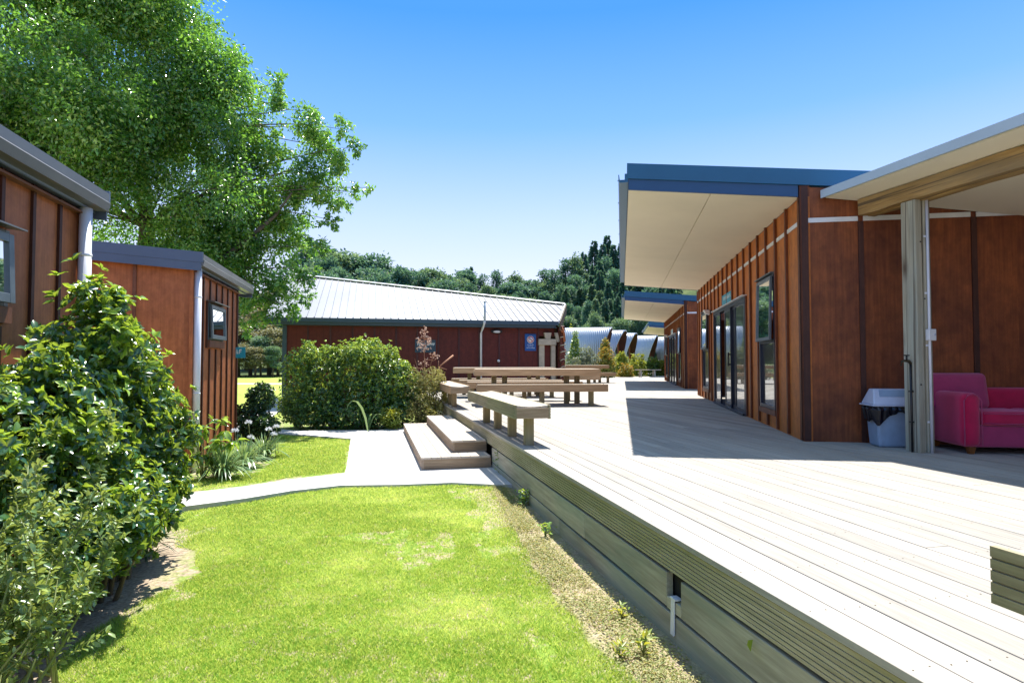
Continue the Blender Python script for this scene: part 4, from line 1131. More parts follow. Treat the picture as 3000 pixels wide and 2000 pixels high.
for nm, s, t, lab in (('downpipe', -2.30, 5.66, 'white downpipe at the corner of the nearest cabin'), ('downpipe', -2.30, 9.02, 'white downpipe at the corner of the second cabin')):
    d_ = thing(nm, lab, 'downpipe', (*st(s, t), 0), AL, 'white downpipes on the cabins')
    o = MB(); o.tube([(0, 0, -.12), (0, 0, 2.70)], .047, 16); o.build('pipe', M['pvc'], d_)
    o = MB(); o.tube([(0, 0, 1.0), (0, 0, 1.02)], .051, 16); o.tube([(0, 0, 2.3), (0, 0, 2.32)], .051, 16); o.build('bracket', M['white'], d_)
s_ = signboard('cabin_sign', 'small teal number sign on the far corner of the second cabin', (*st(-2.30, 11.74), 1.60), AL - rad(8), .20, .19, M['teal'])
scribble(s_, [(-.05, .05, -.02, .08)], M['signwhite'], seed=3)

# ================================================================== barrel roofed pods far right
def pod_mat():
    m, t = nt('corrugated_silver')
    tc = N(t, 'ShaderNodeTexCoord'); sx = N(t, 'ShaderNodeSeparateXYZ'); L(t, tc.outputs['Object'], sx.inputs[0])
    mu = N(t, 'ShaderNodeMath', operation='MULTIPLY'); mu.inputs[1].default_value = 2 * math.pi / .15; L(t, sx.outputs[0], mu.inputs[0])
    sn = N(t, 'ShaderNodeMath', operation='SINE'); L(t, mu.outputs[0], sn.inputs[0])
    out(t, principled(t, (.40, .43, .48), .42, .5, .5, bump(t, sn.outputs[0], .5, .03)).outputs[0]); return m
M['pod'] = pod_mat()
def pod(label, x, y, z, rz, Lr=4.6, H=3.3, Wd=1.9):
    r = thing('barrel_cabin', label, 'cabin', (x, y, z), rz, 'barrel roofed cabins beyond the shrubs')
    n = 12; prof = []
    for k in range(-n, n + 1):
        q = abs(k) / n; yy = Wd * math.sin(q * math.pi / 2) ** .82 * (1 if k > 0 else -1); zz = H * (1 - q ** 1.75)
        prof.append((yy, zz))
    V = []; fs = []
    for th in (0, .07):
        for yy, zz in prof:
            ov = .9 * (zz / H) ** 1.2       # the ridge reaches further out than the eaves
            V += [(-Lr / 2 + .9 - ov, yy * (1 - th / 2), zz - th), (Lr / 2 - .9 + ov, yy * (1 - th / 2), zz - th)]
    m_ = len(prof)
    fi = []
    for k in range(m_ - 1):
        fs.append((2 * k, 2 * k + 1, 2 * k + 3, 2 * k + 2)); b = 2 * m_
        fi.append((2 * k, 2 * k + 2, 2 * k + 3, 2 * k + 1))
        fs.append((2 * k, 2 * k + 2, b + 2 * k + 2, b + 2 * k)); fs.append((2 * k + 1, b + 2 * k + 1, b + 2 * k + 3, 2 * k + 3))
    o = MB(); o.add(V, fs, smooth=True); sh_ = o.build('roof_shell', M['pod'], r); o = MB(); o.add(V[2 * m_:], fi, smooth=True); o.build('lining', M['battendark'], sh_)
    for sg in (-1, 1):
        xx = sg * (Lr / 2 - 1.05); o = MB()
        pts = [(yy * .97, zz * .975) for yy, zz in prof]
        o.prism(pts, 0, xx - .04, xx + .04); w = o.build('gable_wall', M['plydark'], r)
        o = MB(); o.box(xx + sg * .042, xx + sg * .07, -.9, .9, .1, 1.9); w2 = o.build('glazed_door', M['greyalu'], w)
        o = MB()
        for a, b_ in ((-.82, -.05), (.05, .82)): o.box(xx + sg * .071, xx + sg * .078, a, b_, .18, 1.82)
        o.build('pane', M['glass'], w2)
for lab, px, Y, rz, Lr, ztop in (('largest silver barrel roofed cabin, leftmost of the row beyond the conifer', 1716, 50, -16, 4.3, 4.22),
                           ('second silver barrel roofed cabin, a narrow slice showing after the largest', 1766, 55, -24, 4.2, 4.23),
                           ('middle silver barrel roofed cabin with a dark gable beside it', 1803, 60, -24, 4.2, 4.22),
                           ('fourth silver barrel roofed cabin, its dark triangular gable facing right', 1868, 65, -22, 4.2, 4.19),
                           ('last silver barrel roofed cabin, cut off by the second timber building', 1972, 67, -22, 4.2, 4.16)):
    x = (px - 1500) / F * Y; pod(lab, x, Y, ztop - 3.3, rad(rz), Lr)

# ================================================================== plants
def branches(name, base, tips, r0, r1, mat, parent, seg=6, wob=.08, n=6):
    o = MB(); base = Vector(base)
    for tp in tips:
        tp = Vector(tp); pts = []; L_ = (tp - base).length
        off = Vector((random.uniform(-1, 1), random.uniform(-1, 1), random.uniform(-.3, .6))) * wob * L_
        for k in range(n + 1):
            u = k / n; pts.append(base.lerp(tp, u) + off * math.sin(math.pi * u) + Vector((0, 0, .12 * L_ * math.sin(math.pi * u) * (1 - u))))
        o.tube(pts, [r0 + (r1 - r0) * (k / n) for k in range(n + 1)], seg, caps=False)
    return o.build(name, mat, parent)

def shrub(name, label, cat, lobes, n, Ln, mat, whorl=5, rich=False, group=None, up=.45, wr=.5, trunk=True, shell=.4, flat=0.0, core=True, young_share=.35, lumps=5, spray=.0):
    """clustered leaves on the skin of several lobes, twigs inside"""
    root = thing(name, label, cat, (0, 0, 0), 0, group)
    if lumps:
        base_ = lobes; lobes = [(a, b, c, d * .88, e * .88, f * .88) for a, b, c, d, e, f in base_]
        for a, b, c, d, e, f in base_:
            for dr in rdir(lumps):
                if dr[2] < -.3: continue
                q = RNG.uniform(.18, .36); lobes.append((a + dr[0] * d * .9, b + dr[1] * e * .9, c + dr[2] * f * .9, d * q, e * q, f * q * 1.1))
    P, O = lobes_points(lobes, n // whorl, shell, flat)
    if spray:
        kk = RNG.random(len(P)) < .16; P[kk] += (O[kk] + np.array([0, 0, .5])) * RNG.random((kk.sum(), 1)) * spray
    if core:   # looser leaves deep inside
        P2, O2 = lobes_points([(a, b, c, d * .72, e * .72, f * .76) for a, b, c, d, e, f in lobes], n // whorl // 3, .6, flat)
        P = np.concatenate([P, P2]); O = np.concatenate([O, O2])
    k = len(P); ax = unit(O * .8 + np.array([0, 0, up]) + RNG.normal(0, .35, (k, 3)))
    Pn = np.repeat(P, whorl, 0); A = np.repeat(ax, whorl, 0); m = len(Pn)
    side = unit(np.cross(A, rdir(m)))
    D = unit(A * RNG.uniform(.15, .9, (m, 1)) + side * RNG.uniform(.5, 1, (m, 1)))
    Nn = unit(A + RNG.normal(0, .3, (m, 3)))
    sz = Ln * RNG.uniform(.6, 1.15, m)
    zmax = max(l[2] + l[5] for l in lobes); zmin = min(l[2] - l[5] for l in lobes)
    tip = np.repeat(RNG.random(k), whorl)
    hz_ = np.repeat(np.clip((P[:, 2] - zmin) / (zmax - zmin), 0, 1), whorl); young = (tip > 1 - young_share * 1.0 * hz_ ** 1.4)  # young paler leaves grow likelier towards the top
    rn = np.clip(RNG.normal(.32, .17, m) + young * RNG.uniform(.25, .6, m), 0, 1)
    leaves('foliage', Pn + D * .0, D, Nn, sz, sz * wr, mat, root, rich, rn, droop=.3)
    if trunk:
        cx = np.mean([l[0] for l in lobes]); cy = np.mean([l[1] for l in lobes])
        i = RNG.choice(len(P), min(46, len(P)), replace=False)
        br = MB()
        for q in i:
            tp = Vector(P[q]); base = Vector((cx + (tp.x - cx) * .35, cy + (tp.y - cy) * .35, float(gz(cx, cy)) - .02))
            pts = [base.lerp(tp, u) + Vector((0, 0, .18 * tp.z * math.sin(math.pi * u))) + Vector(RNG.normal(0, .02, 3)) for u in (0, .25, .5, .75, 1)]
            br.tube(pts, [.018, .014, .010, .007, .003], 5, caps=False)
        br.build('branches', M['twig'], root)
    return root
def lobe(s, t, z, rs, rt, rz_):
    x, y = st(s, t); return (x, y, z, rs, rt, rz_)
# big glossy bush in front of the nearest cabin
shrub('glossy_bush', 'big glossy leaved bush filling the left side in front of the nearest cabin', 'bush',
      [lobe(-1.86, 4.75, 1.02, .42, .50, .64), lobe(-1.84, 4.72, 1.56, .28, .30, .34), lobe(-1.84, 4.66, 1.84, .15, .18, .18), lobe(-1.82, 5.1, 1.30, .34, .36, .38),
       lobe(-1.86, 5.2, .75, .36, .42, .70), lobe(-1.80, 4.9, .35, .38, .50, .42), lobe(-1.92, 4.1, .92, .42, .50, .52), lobe(-1.97, 3.5, .72, .34, .5, .50), lobe(-1.88, 4.28, 1.22, .28, .30, .28),
       lobe(-1.70, 4.3, .48, .40, .60, .48), lobe(-1.74, 3.6, .38, .34, .55, .42), lobe(-1.72, 5.12, 1.02, .26, .24, .3), lobe(-1.66, 5.32, .95, .27, .27, .42), lobe(-1.64, 5.3, .5, .26, .3, .35)],
      34000, .064, M['l_bush'], 6, True, shell=.38, young_share=.6, lumps=7, spray=.13)
# open small leaved shrub with visible stems, nearer the camera
def open_shrub():
    root = thing('open_shrub', 'open shrub with pale green stems and small leaves in front of the glossy bush', 'shrub', (0, 0, 0))
    br = MB(); P = []; D = []; S_ = []
    rg = random.Random(21)
    base = Vector((*st(-1.62, 3.0), -.08))
    stems = []
    for k in range(19):
        s, t = rg.uniform(-1.75, -1.10), rg.uniform(2.35, 3.7); x, y = st(s, t)
        bx, by = st(-1.55 + rg.uniform(-.15, .12), 3.0 + rg.uniform(-.45, .45))
        stems.append((Vector((bx, by, -.08)), Vector((x, y, rg.uniform(.45, 1.14))), .008))
    tips = []
    for b_, tp, r0 in stems:
        bend = Vector((rg.uniform(-.08, .08), rg.uniform(-.08, .08), 0)); pts = [b_.lerp(tp, u) + bend * math.sin(u * 3.1) for u in np.linspace(0, 1, 9)]
        br.tube(pts, [r0 * (1 - .7 * u) for u in np.linspace(0, 1, 9)], 6, caps=False)
        for q in range(2, 9):
            for w in range(rg.choice([1, 2, 2])):
                d = Vector((rg.uniform(-1, 1), rg.uniform(-1, 1), rg.uniform(.3, .9))).normalized(); ln = rg.uniform(.10, .26) * (1.15 - q / 12)
                e = pts[q] + d * ln; p2 = [pts[q].lerp(e, u) + Vector((0, 0, .03 * u * u)) for u in (0, .5, 1)]
                br.tube(p2, [.0035, .0026, .0014], 5, caps=False); tips.append((pts[q], e))
        tips.append((pts[5], pts[8]))
    for a, e in tips:
        ax = (e - a).normalized(); m = max(4, int((e - a).length / .022))
        for q in range(m):
            u = .2 + .8 * q / (m - 1); p_ = a.lerp(e, u)
            for w in range(3 if q < m - 1 else 6):
                sd = ax.cross(Vector((rg.uniform(-1, 1), rg.uniform(-1, 1), rg.uniform(-1, 1)))).normalized()
                P.append(p_); D.append(sd * .8 + ax * .55); S_.append(rg.uniform(.026, .046))
    br.build('stems', M['stem'], root)
    P = np.array(P); D = np.array(D); S_ = np.array(S_)
    leaves('foliage', P, D, np.array([[0, 0, 1.]]) + RNG.normal(0, .35, P.shape), S_, S_ * .48, M['l_small'], root, True, None, .15)
open_shrub()
def flower_heads(name, label, pos, r, n, group, stem=True, h0=None):
    root = thing(name, label, 'flower', (0, 0, 0), 0, group)
    P = []; Nn = []
    for c in pos:
        d = rdir(n); d[:, 2] = np.abs(d[:, 2]) * 1.0 - .15
        P.append(np.array(c) + d * r * .35); Nn.append(d)
    P = np.concatenate(P); D = np.concatenate(Nn)
    leaves('petals', P, D, rdir(len(P)), r * .8, r * .34, M['petal'], root, False, None, .2)
    o = MB()
    for c in pos: o.tube([(c[0] + .03, c[1] + .02, float(gz(c[0], c[1]))), (c[0] + .02, c[1] + .01, c[2] * .6), tuple(c)], [.005, .004, .004], 6)
    o.build('stalks', M['stem'], root)
for px, py, Y, lb in ((140, 1880, 3.02, 'uppermost'), (92, 1908, 2.97, 'leftmost'), (116, 1922, 2.93, 'lowest')):
    flower_heads('white_flower', lb + ' of the three small white flowers at the foot of the open shrub', [at(px, py, Y)], .032, 16, 'white flowers by the open shrub')
# strap leaved clumps
def clump(name, label, x, y, n, h, spread, w, mat, group=None, z=None, curve=1.0, seed=0, cat='plant'):
    r = np.random.default_rng(seed + 100); root = thing(name, label, cat, (x, y, float(gz(x, y)) if z is None else z), 0, group)
    K = 6; a = r.uniform(0, 2 * np.pi, n); ln = h * r.uniform(.65, 1.2, n); tilt = r.uniform(.15, 1.0, n) * spread; rb = r.uniform(0, .08, n)
    V = np.zeros((n, K + 1, 2, 3)); u = np.linspace(0, 1, K + 1)
    for j, uu in enumerate(u):
        rad_ = rb + ln * uu * np.sin(tilt * (.5 + .5 * uu)); zz = ln * uu * np.cos(tilt * (.4 + .6 * uu)) - curve * ln * .28 * uu ** 2.5 * tilt
        ww = w * (np.sin(np.pi * min(.94, .12 + .8 * uu)) ** .6) * (1 if uu < .95 else .15)
        cx_, cy_ = np.cos(a) * rad_, np.sin(a) * rad_
        V[:, j, 0] = np.stack([cx_ - np.sin(a) * ww / 2, cy_ + np.cos(a) * ww / 2, zz + .15 * ww], 1)
        V[:, j, 1] = np.stack([cx_ + np.sin(a) * ww / 2, cy_ - np.cos(a) * ww / 2, zz + .15 * ww], 1)
    b = (np.arange(n) * (K + 1) * 2)[:, None]
    Q = np.concatenate([b + np.array([[2 * j, 2 * j + 1, 2 * j + 3, 2 * j + 2]]) for j in range(K)])
    o = npmesh('leaves', V.reshape(-1, 3), None, Q, np.repeat(r.random(n), (K + 1) * 2), mat, root)
    return root
def onG(px, py, z=-.04): return onz(px, py, z)
for i_, (px, py, n, h, lb) in enumerate(((640, 1405, 240, .46, 'front strap leaved clump beside the downpipe of the second cabin'), (705, 1372, 220, .44, 'middle strap leaved clump at the front of the cabin bed'),
                                     (765, 1345, 200, .40, 'farthest strap leaved clump, next to the small lawn'))):
    x, y = onG(px, py); clump('strap_leaf_clump', lb, x, y + .15, n, h, 1.25, .019, M['l_strap'], 'strap leaved clumps in the cabin bed', seed=i_)
x, y = onG(430, 1630, -.08); clump('strap_leaf_clump', 'dark strap leaved clump under the glossy bush', x - .1, y + .1, 110, .34, 1.2, .014, M['l_dark'], seed=9)
for i_, (px, py, h, lb) in enumerate(((870, 1252, .42, 'bright grassy clump at the left foot of the hedge'), (925, 1256, .38, 'second bright grassy clump along the foot of the hedge'), (975, 1257, .36, 'third bright grassy clump, below the middle of the hedge'))):
    x, y = onG(px, py); clump('grassy_clump', lb, x, y + .10, 90, h, .9, .022, M['l_yel'], 'grassy clumps at the foot of the hedge', seed=20 + i_)
x, y = onG(1075, 1262); fx, fy = x, y
clump('flax_plant', 'flax with one long arching leaf in front of the hedge', x, y + .1, 9, .75, .9, .035, M['l_strap'], seed=33, curve=1.6)
def arch_leaf():
    r_ = bpy.data.objects['flax_plant']; o = MB(); ps = [at(1080, 1262, 12.6), at(1073, 1225, 12.6), at(1062, 1195, 12.6), at(1048, 1176, 12.6), at(1033, 1174, 12.65), at(1022, 1185, 12.7), at(1018, 1200, 12.7)]
    V = []; w = [.03, .05, .055, .05, .045, .035, .01]
    for p_, ww in zip(ps, w): V += [(p_[0] - ww / 2, p_[1], p_[2]), (p_[0] + ww / 2, p_[1] - .03, p_[2] + .012)]
    V = [(a - r_.location.x, b - r_.location.y, c - r_.location.z) for a, b, c in V]
    o.add(V, [(2 * k, 2 * k + 1, 2 * k + 3, 2 * k + 2) for k in range(6)], 0, .5, True); o.build('arching_leaf', M['l_strap'], r_)
arch_leaf()
# broad leaved shrub at the second cabin's corner
def broad_shrub():
    root = thing('broad_leaf_shrub', 'broad drooping leaved shrub at the corner of the second cabin', 'shrub', (0, 0, 0))
    P = []; D = []; S_ = []; br = MB(); base = Vector((*onG(600, 1400), -.06)); rg = random.Random(4)
    tips = [at(545, 1300, 7.7), at(575, 1270, 7.7), at(600, 1250, 7.7), at(640, 1300, 7.9), at(655, 1225, 7.9), at(665, 1260, 7.8), at(700, 1290, 7.9), at(585, 1330, 7.6), at(620, 1335, 7.7), at(560, 1235, 7.8), at(650, 1290, 7.6)]
    for tp in tips:
        tp = Vector(tp); pts = [base.lerp(tp, u) + Vector((0, 0, .10 * math.sin(3.1 * u))) for u in (0, .3, .6, 1)]
        br.tube(pts, [.010, .008, .006, .004], 6, caps=False)
        for q in range(11):
            a = rg.uniform(0, 6.28); P.append(pts[-1].lerp(pts[-2], rg.uniform(0, .5))); D.append(Vector((math.cos(a), math.sin(a), rg.uniform(-.9, .55)))); S_.append(rg.uniform(.10, .165))
    br.build('stems', M['stem'], root); P = np.array(P); S_ = np.array(S_)
    leaves('foliage', P, np.array(D), np.array([[0, 0, 1.]]) + RNG.normal(0, .25, P.shape), S_, S_ * .46, M['l_bush'], root, True, RNG.uniform(.2, 1, len(P)), .5)
broad_shrub()
x, y = onG(730, 1300)
shrub('dark_shrub', 'dark leafy shrub at the far corner of the second cabin', 'shrub', [(x - .1, y + .35, .35, .36, .35, .40), (x + .05, y + .45, .75, .26, .28, .34), (x + .12, y + .30, .25, .36, .3, .28)], 7000, .062, M['l_dark'], 5, young_share=.25)
for px, py, Y, lb in ((731, 1238, 9.0, 'highest round white flower head, in front of the dark shrub'), (692, 1262, 8.7, 'round white flower head left of the highest one'), (738, 1282, 8.9, 'round white flower head just below the highest one'),
                      (668, 1278, 8.6, 'leftmost round white flower head in the cabin bed'), (790, 1258, 9.4, 'round white flower head right of the dark shrub'), (805, 1272, 9.4, 'lowest of the white flower heads at the right of the cabin bed'),
                      (812, 1250, 9.8, 'rightmost white flower head, nearest the hedge')):
    flower_heads('white_flower', lb, [at(px, py, Y)], .055, 40, 'white flower heads in the cabin bed')
# hedge and golden shrub
HB = [(-4.4, 13.5, .28, .6, .45, .36), (-3.6, 13.45, .28, .6, .45, .36), (-2.8, 13.5, .28, .6, .45, .36), (-4.75, 13.75, .95, .45, .55, .85), (-4.85, 13.75, .45, .38, .5, .5), (-4.72, 13.75, 1.42, .38, .45, .38), (-4.15, 13.9, .85, .55, .75, .85), (-3.65, 14.0, 1.15, .65, .8, .75), (-3.05, 14.1, 1.10, .62, .8, .82), (-3.45, 13.75, .65, .7, .6, .7), (-2.65, 14.0, .75, .5, .7, .80), (-4.3, 13.8, .5, .5, .6, .55),
      (-2.95, 13.7, .55, .6, .6, .55), (-4.1, 13.95, 1.45, .42, .5, .32), (-3.35, 14.0, 1.62, .46, .5, .32), (-2.75, 13.9, 1.30, .36, .5, .38), (-3.75, 13.9, 1.55, .28, .4, .38), (-2.40, 13.85, .98, .28, .45, .35)]
shrub('hedge', 'large rounded green hedge between the lawn path and the red building', 'hedge', HB, 50000, .066, M['l_hedge'], 6, young_share=.7, shell=.42, spray=.12)
shrub('golden_shrub', 'golden brown small leaved shrub between the hedge and the deck bench', 'shrub',
      [(-2.15, 13.8, .55, .42, .5, .62), (-1.82, 14.1, .62, .36, .5, .62), (-2.25, 13.9, .98, .30, .4, .36), (-1.85, 14.1, 1.02, .30, .4, .34), (-2.05, 13.6, .35, .4, .35, .4)], 17000, .034, M['l_gold'], 6, young_share=.6)
x, y = onG(1150, 1264)
shrub('yellow_shrub', 'small yellow green shrub low between the hedge and the golden shrub', 'shrub', [(x, y + .15, .22, .20, .18, .25), (x - .15, y + .2, .25, .16, .16, .2)], 1500, .05, M['l_yel'], 5, trunk=False)
x, y = onG(1120, 1256)
shrub('low_cover', 'low dark green ground plant at the foot of the hedge beside the steps', 'plant', [(x - .25, y + .25, .03, .4, .2, .14), (x + .3, y + .3, .03, .35, .2, .14)], 2200, .035, M['l_dark'], 5, trunk=False)
def dead_stalk():
    root = thing('dry_flower_stalk', 'dry pink brown flower stalk standing above the golden shrub', 'stalk', (0, 0, 0))
    b0 = Vector(at(1245, 1150, 14.2)); br = MB(); P = []; rg = random.Random(6)
    for (px, py) in ((1242, 965), (1268, 1040), (1236, 1060), (1215, 1050)):
        tp = Vector(at(px, py, 14.2)); pts = [b0.lerp(tp, u) for u in (0, .4, .8, 1)]; br.tube(pts, [.012, .01, .006, .003], 6, caps=False)
        n_ = {965: 34, 1040: 9, 1060: 7, 1050: 0}[py]; up_ = {965: .55}.get(py, .16)
        for q in range(n_):
            u = rg.random() ** .8; c = tp - Vector((0, 0, up_ * u)); d = Vector((rg.uniform(-1, 1), rg.uniform(-.6, .6), rg.uniform(-.1, .7))); e = c + d * .10 * (1 + u)
            br.tube([c, e], [.004, .002], 4, caps=False)
            for w in range(5): P.append((e + Vector(RNG.normal(0, .014, 3)), rdir(1)[0]))
    a = Vector(at(1285, 1075, 14.3)); e = Vector(at(1328, 1041, 14.5)); br.tube([a, e], [.012, .024], 6)
    for e_ in ((1310, 1082), (1285, 1056), (1300, 1110)): br.tube([a, Vector(at(*e_, 14.3))], [.014, .004], 6)
    br.build('stems', M['drystalk'], root)
    leaves('dry_flowers', np.array([p_[0] for p_ in P]), np.array([p_[1] for p_ in P]), rdir(len(P)), .05, .024, M['dryflower'], root)
dead_stalk()
# weeds along the deck foot and one leaf poking out of the boards
for i_, (px, py, n, sc_, lb) in enumerate(((1478, 1400, 1.0, .30, 'tall leafy weed at the deck side just beyond the lawn corner'), (1535, 1485, 1, .16, 'bushy green weed against the deck boards'), (1600, 1570, 1, .12, 'small weed in the shadow of the deck side'),
                                      (1815, 1800, 1, .08, 'small bright weed in the dry strip beside the drain strip'), (1880, 1905, 1, .10, 'upright bright weed in the dry strip near the picture bottom'), (1812, 1915, 1, .08, 'tiny weed left of the upright weed'))):
    x, y = onz(px, py, -.09)
    root = thing('weed', lb, 'weed', (x, y, float(gz(x, y))), 0, 'weeds along the foot of the deck')
    k = int(260 * sc_ * (2.2 if i_ == 1 else 1.2)); r_ = np.random.default_rng(60 + i_); P = np.stack([r_.normal(0, .22 * sc_, k), r_.normal(0, .25 * sc_, k), sc_ * r_.random(k)], 1)
    D = unit(np.stack([r_.normal(0, 1, k), r_.normal(0, 1, k), r_.uniform(0, 1.2, k)], 1)); leaves('foliage', P, D, rdir(k) * .4 + np.array([0, 0, 1]), .05, .016 if i_ > 2 else .022, M['l_hedge'] if i_ < 3 else M['l_yel'], root, False, r_.uniform(.2, 1, k))
    o = MB()
    for q in range(5): o.tube([(0, 0, 0), (P[q][0], P[q][1], sc_ * .9)], [.004, .002], 5)
    o.build('stems', M['stem'], root)
q = thing('weed_leaf', 'single green leaf growing out of the gap between the deck side boards', 'leaf', (*st(S0 - .004, 2.36), DZ - .235), AL)
leaves('leaf', np.array([[0., 0, 0]]), np.array([[-.35, .2, -1.]]), np.array([[-1., 0, .2]]),   .055, .036, M['l_yel'], q, True, np.array([.5]))

# ================================================================== the big tree
def big_tree():
    root = thing('broadleaf_tree', 'large leafy tree towering over the left cabins, boughs hanging over the metal roof', 'tree', (0, 0, 0))
    poly = np.array([(-700, -260), (250, -260), (440, -190), (500, -60), (540, 60), (670, 170), (730, 260), (800, 330), (840, 380), (900, 340), (960, 390), (1000, 450), (990, 520), (960, 590), (910, 640), (880, 700),
            (850, 770), (810, 860), (760, 900), (690, 840), (560, 760), (400, 720), (200, 690), (0, 600), (-700, 600)], float)
    rg = np.random.default_rng(5); cl = []
    while len(cl) < 215:
        px, py = rg.uniform(-650, 1010), rg.uniform(-260, 910)
        if not in_poly(np.array([px]), np.array([py]), poly)[0]: continue
        # crown depth shrinks towards its outline
        e = np.min(np.hypot(poly[:, 0] - px, poly[:, 1] - py)); dep = min(1, e / 420)
        Y = 14.3 + rg.uniform(-2.6, 1.6) * dep - .6
        if py > 640: Y = rg.uniform(13.4, 15.6)
        if px > 700: Y = rg.uniform(13.6, 15.2)
        edge = px > 620
        r = rg.uniform(.42, .75) if edge else rg.uniform(.75, 1.3)
        if px < -150 and rg.random() < .5: continue
        cl.append((*at(px, py, Y), r))
    for px, py, Y, r in ((905, 318, 14.4, .32), (995, 370, 14.4, .32), (1035, 425, 14.3, .28), (1050, 560, 14.2, .25), (1075, 548, 14.1, .14), (1015, 480, 14.2, .45), (1000, 590, 14.2, .33), (960, 640, 14.1, .30), (925, 720, 14.2, .32),
                      (905, 800, 14.1, .34), (905, 870, 14.1, .24), (860, 900, 14.1, .32), (800, 925, 14.2, .30), (760, 940, 14.1, .24), (740, 880, 14.1, .38), (820, 850, 14.2, .45), (600, 60, 14.3, .28), (680, 165, 14.3, .40),
                      (805, 230, 14.3, .35), (825, 290, 14.3, .35), (720, 790, 14.2, .5), (660, 800, 14.4, .5), (890, 370, 14.4, .3), (940, 420, 14.4, .45), (610, 860, 14.6, .3), (640, 700, 14.6, .7), (700, 450, 14.4, .7), (780, 430, 14.4, .6), (820, 600, 14.3, .55), (900, 500, 14.2, .45), (660, 620, 14.3, .7), (760, 560, 14.2, .55), (700, 350, 14.4, .6), (380, 350, 13.4, .9), (330, 420, 13.6, .9), (930, 570, 14.3, .4), (740, 640, 14.6, .7), (760, 740, 14.4, .6), (850, 640, 14.5, .55), (600, 600, 14.8, .8), (680, 540, 14.8, .8), (840, 520, 14.8, .6), (880, 560, 14.5, .5), (700, 860, 14.4, .45), (780, 840, 14.3, .5), (650, 920, 14.4, .3), (720, 960, 14.1, .22)):
        cl.append((*at(px, py, Y), r))
    cl = np.array(cl); tot = 340000; w = cl[:, 3] ** 2.2; w /= w.sum(); w[215:] *= 2.3
    cnt = (w * tot).astype(int); P = []; O = []; T_ = []
    for c, n in zip(cl, cnt):
        d = rdir(n); rr = c[3] * rg.random(n) ** .42
        # each clump is made of drooping sprays
        ns = max(5, int(c[3] * 22)); sp = rdir(ns); k = rg.integers(0, ns, n)
        p_ = c[:3] + d * rr[:, None] * .30 + sp[k] * c[3] * .86 * rg.random((n, 1)) ** .45
        p_[:, 2] -= (np.linalg.norm(p_[:, :2] - c[:2], axis=1)) ** 2 * .25
        P.append(p_); O.append(unit(p_ - c[:3])); T_.append(.5 * rg.random() + .6 * rg.random(ns)[k] - .05)
    P = np.concatenate(P); O = np.concatenate(O); T_ = np.concatenate(T_); n = len(P)
    D = unit(O * .5 + rdir(n) * .8 + np.array([0, 0, -.35])); Nn = unit(rdir(n) * .9 + O * .3 + np.array([0, 0, .6]))
    sz = .094 * rg.uniform(.65, 1.2, n)
    rn = np.clip(.43 + .80 * (T_ - .5) + rg.normal(0, .17, n) + (rg.random(n) < .12) * .3, 0, 1)
    leaves('crown', P, D, Nn, sz, sz * .52, M['l_tree'], root, False, rn, .3, .15)
    bx, by = at(418, 700, 14.5)[:2]
    o = MB(); tr = [(bx, by, -.1), (bx + .03, by, 1.5), (bx - .05, by, 3.2), (bx + .05, by, 4.6), (bx - .1, by - .1, 6.4), (bx + .2, by, 8.4)]
    o.tube(tr, [.26, .22, .19, .16, .11, .05], 14); o.build('trunk', M['bark'], root)
    forks = [Vector(tr[i]) for i in (2, 3, 4)]; o = MB(); ix = list(range(215, len(cl))) + list(rg.choice(215, 46, replace=False))
    for q in ix:
        tp = Vector(cl[q][:3]); f = forks[0] if tp.z < 4.2 else forks[1] if tp.z < 6.5 else forks[2]
        far = (tp - f).length; mid_ = f.lerp(tp, .45) + Vector((0, 0, .16 * far)); pts = []
        for u in np.linspace(0, 1, 9):
            pts.append(f.lerp(mid_, u).lerp(mid_.lerp(tp, u), u) + Vector(rg.normal(0, .025, 3)))
        o.tube(pts, [.028 * (1 - u) + .005 for u in np.linspace(0, 1, 9)], 6, caps=False)
    o.tube([forks[0], Vector(at(560, 770, 14.3)), Vector(at(640, 765, 14.2)), Vector(at(720, 700, 14.1)), Vector(at(800, 630, 14.1)), Vector(at(850, 560, 14.1))], [.11, .09, .08, .06, .04, .02], 9, caps=False)
    o.tube([forks[1], Vector(at(380, 620, 14.3)), Vector(at(330, 560, 14.1)), Vector(at(250, 500, 13.9))], [.10, .08, .06, .03], 9, caps=False)
    o.build('limbs', M['bark'], root)
big_tree()

# ================================================================== shrubs far right, behind the deck
def far_bush(name, label, px, py0, py1, Y, hw, mat, n=2600, Ln=.14, cone=False, cat='shrub'):
    x, _, z1 = at(px, py0, Y); z0 = 0.0; w = hw / F * Y; H = z1 - z0
    if cone: lb = [(x, Y, z0 + H * f, w * (1.02 - f), w * (1.02 - f), H * .16) for f in (.15, .3, .45, .6, .74, .86)]
    else: lb = [(x + RNG.uniform(-.45, .45) * w, Y + RNG.uniform(-.3, .3), z0 + H * RNG.uniform(.25, .72), w * RNG.uniform(.45, .62), w * .5, H * RNG.uniform(.22, .3)) for _ in range(6)] + [(x, Y, z0 + H * .38, w * .8, w * .7, H * .42), (x, Y, z0 + H * .74, w * .5, w * .4, H * .26)]
    return shrub(name, label, cat, lb, n, Ln, mat, 5, trunk=False, shell=.4)
far_bush('conifer_bush', 'pointed green conifer bush beside the carved post', 1685, 962, 1100, 36, 42, M['l_hedge'], 4200, .12, True)
far_bush('grey_shrub', 'grey green feathery shrub right of the conifer bush', 1718, 1008, 1100, 35, 52, M['l_grey'], 3800, .11)
far_bush('grey_shrub', 'low grey shrub in front of the conifer bush, behind the picnic table', 1672, 1045, 1100, 34.5, 40, M['l_grey'], 2600, .11)
far_bush('red_tipped_shrub', 'upright shrub with orange and yellow tips behind the far picnic table', 1775, 985, 1105, 37.5, 26, M['l_red'], 2600, .13)
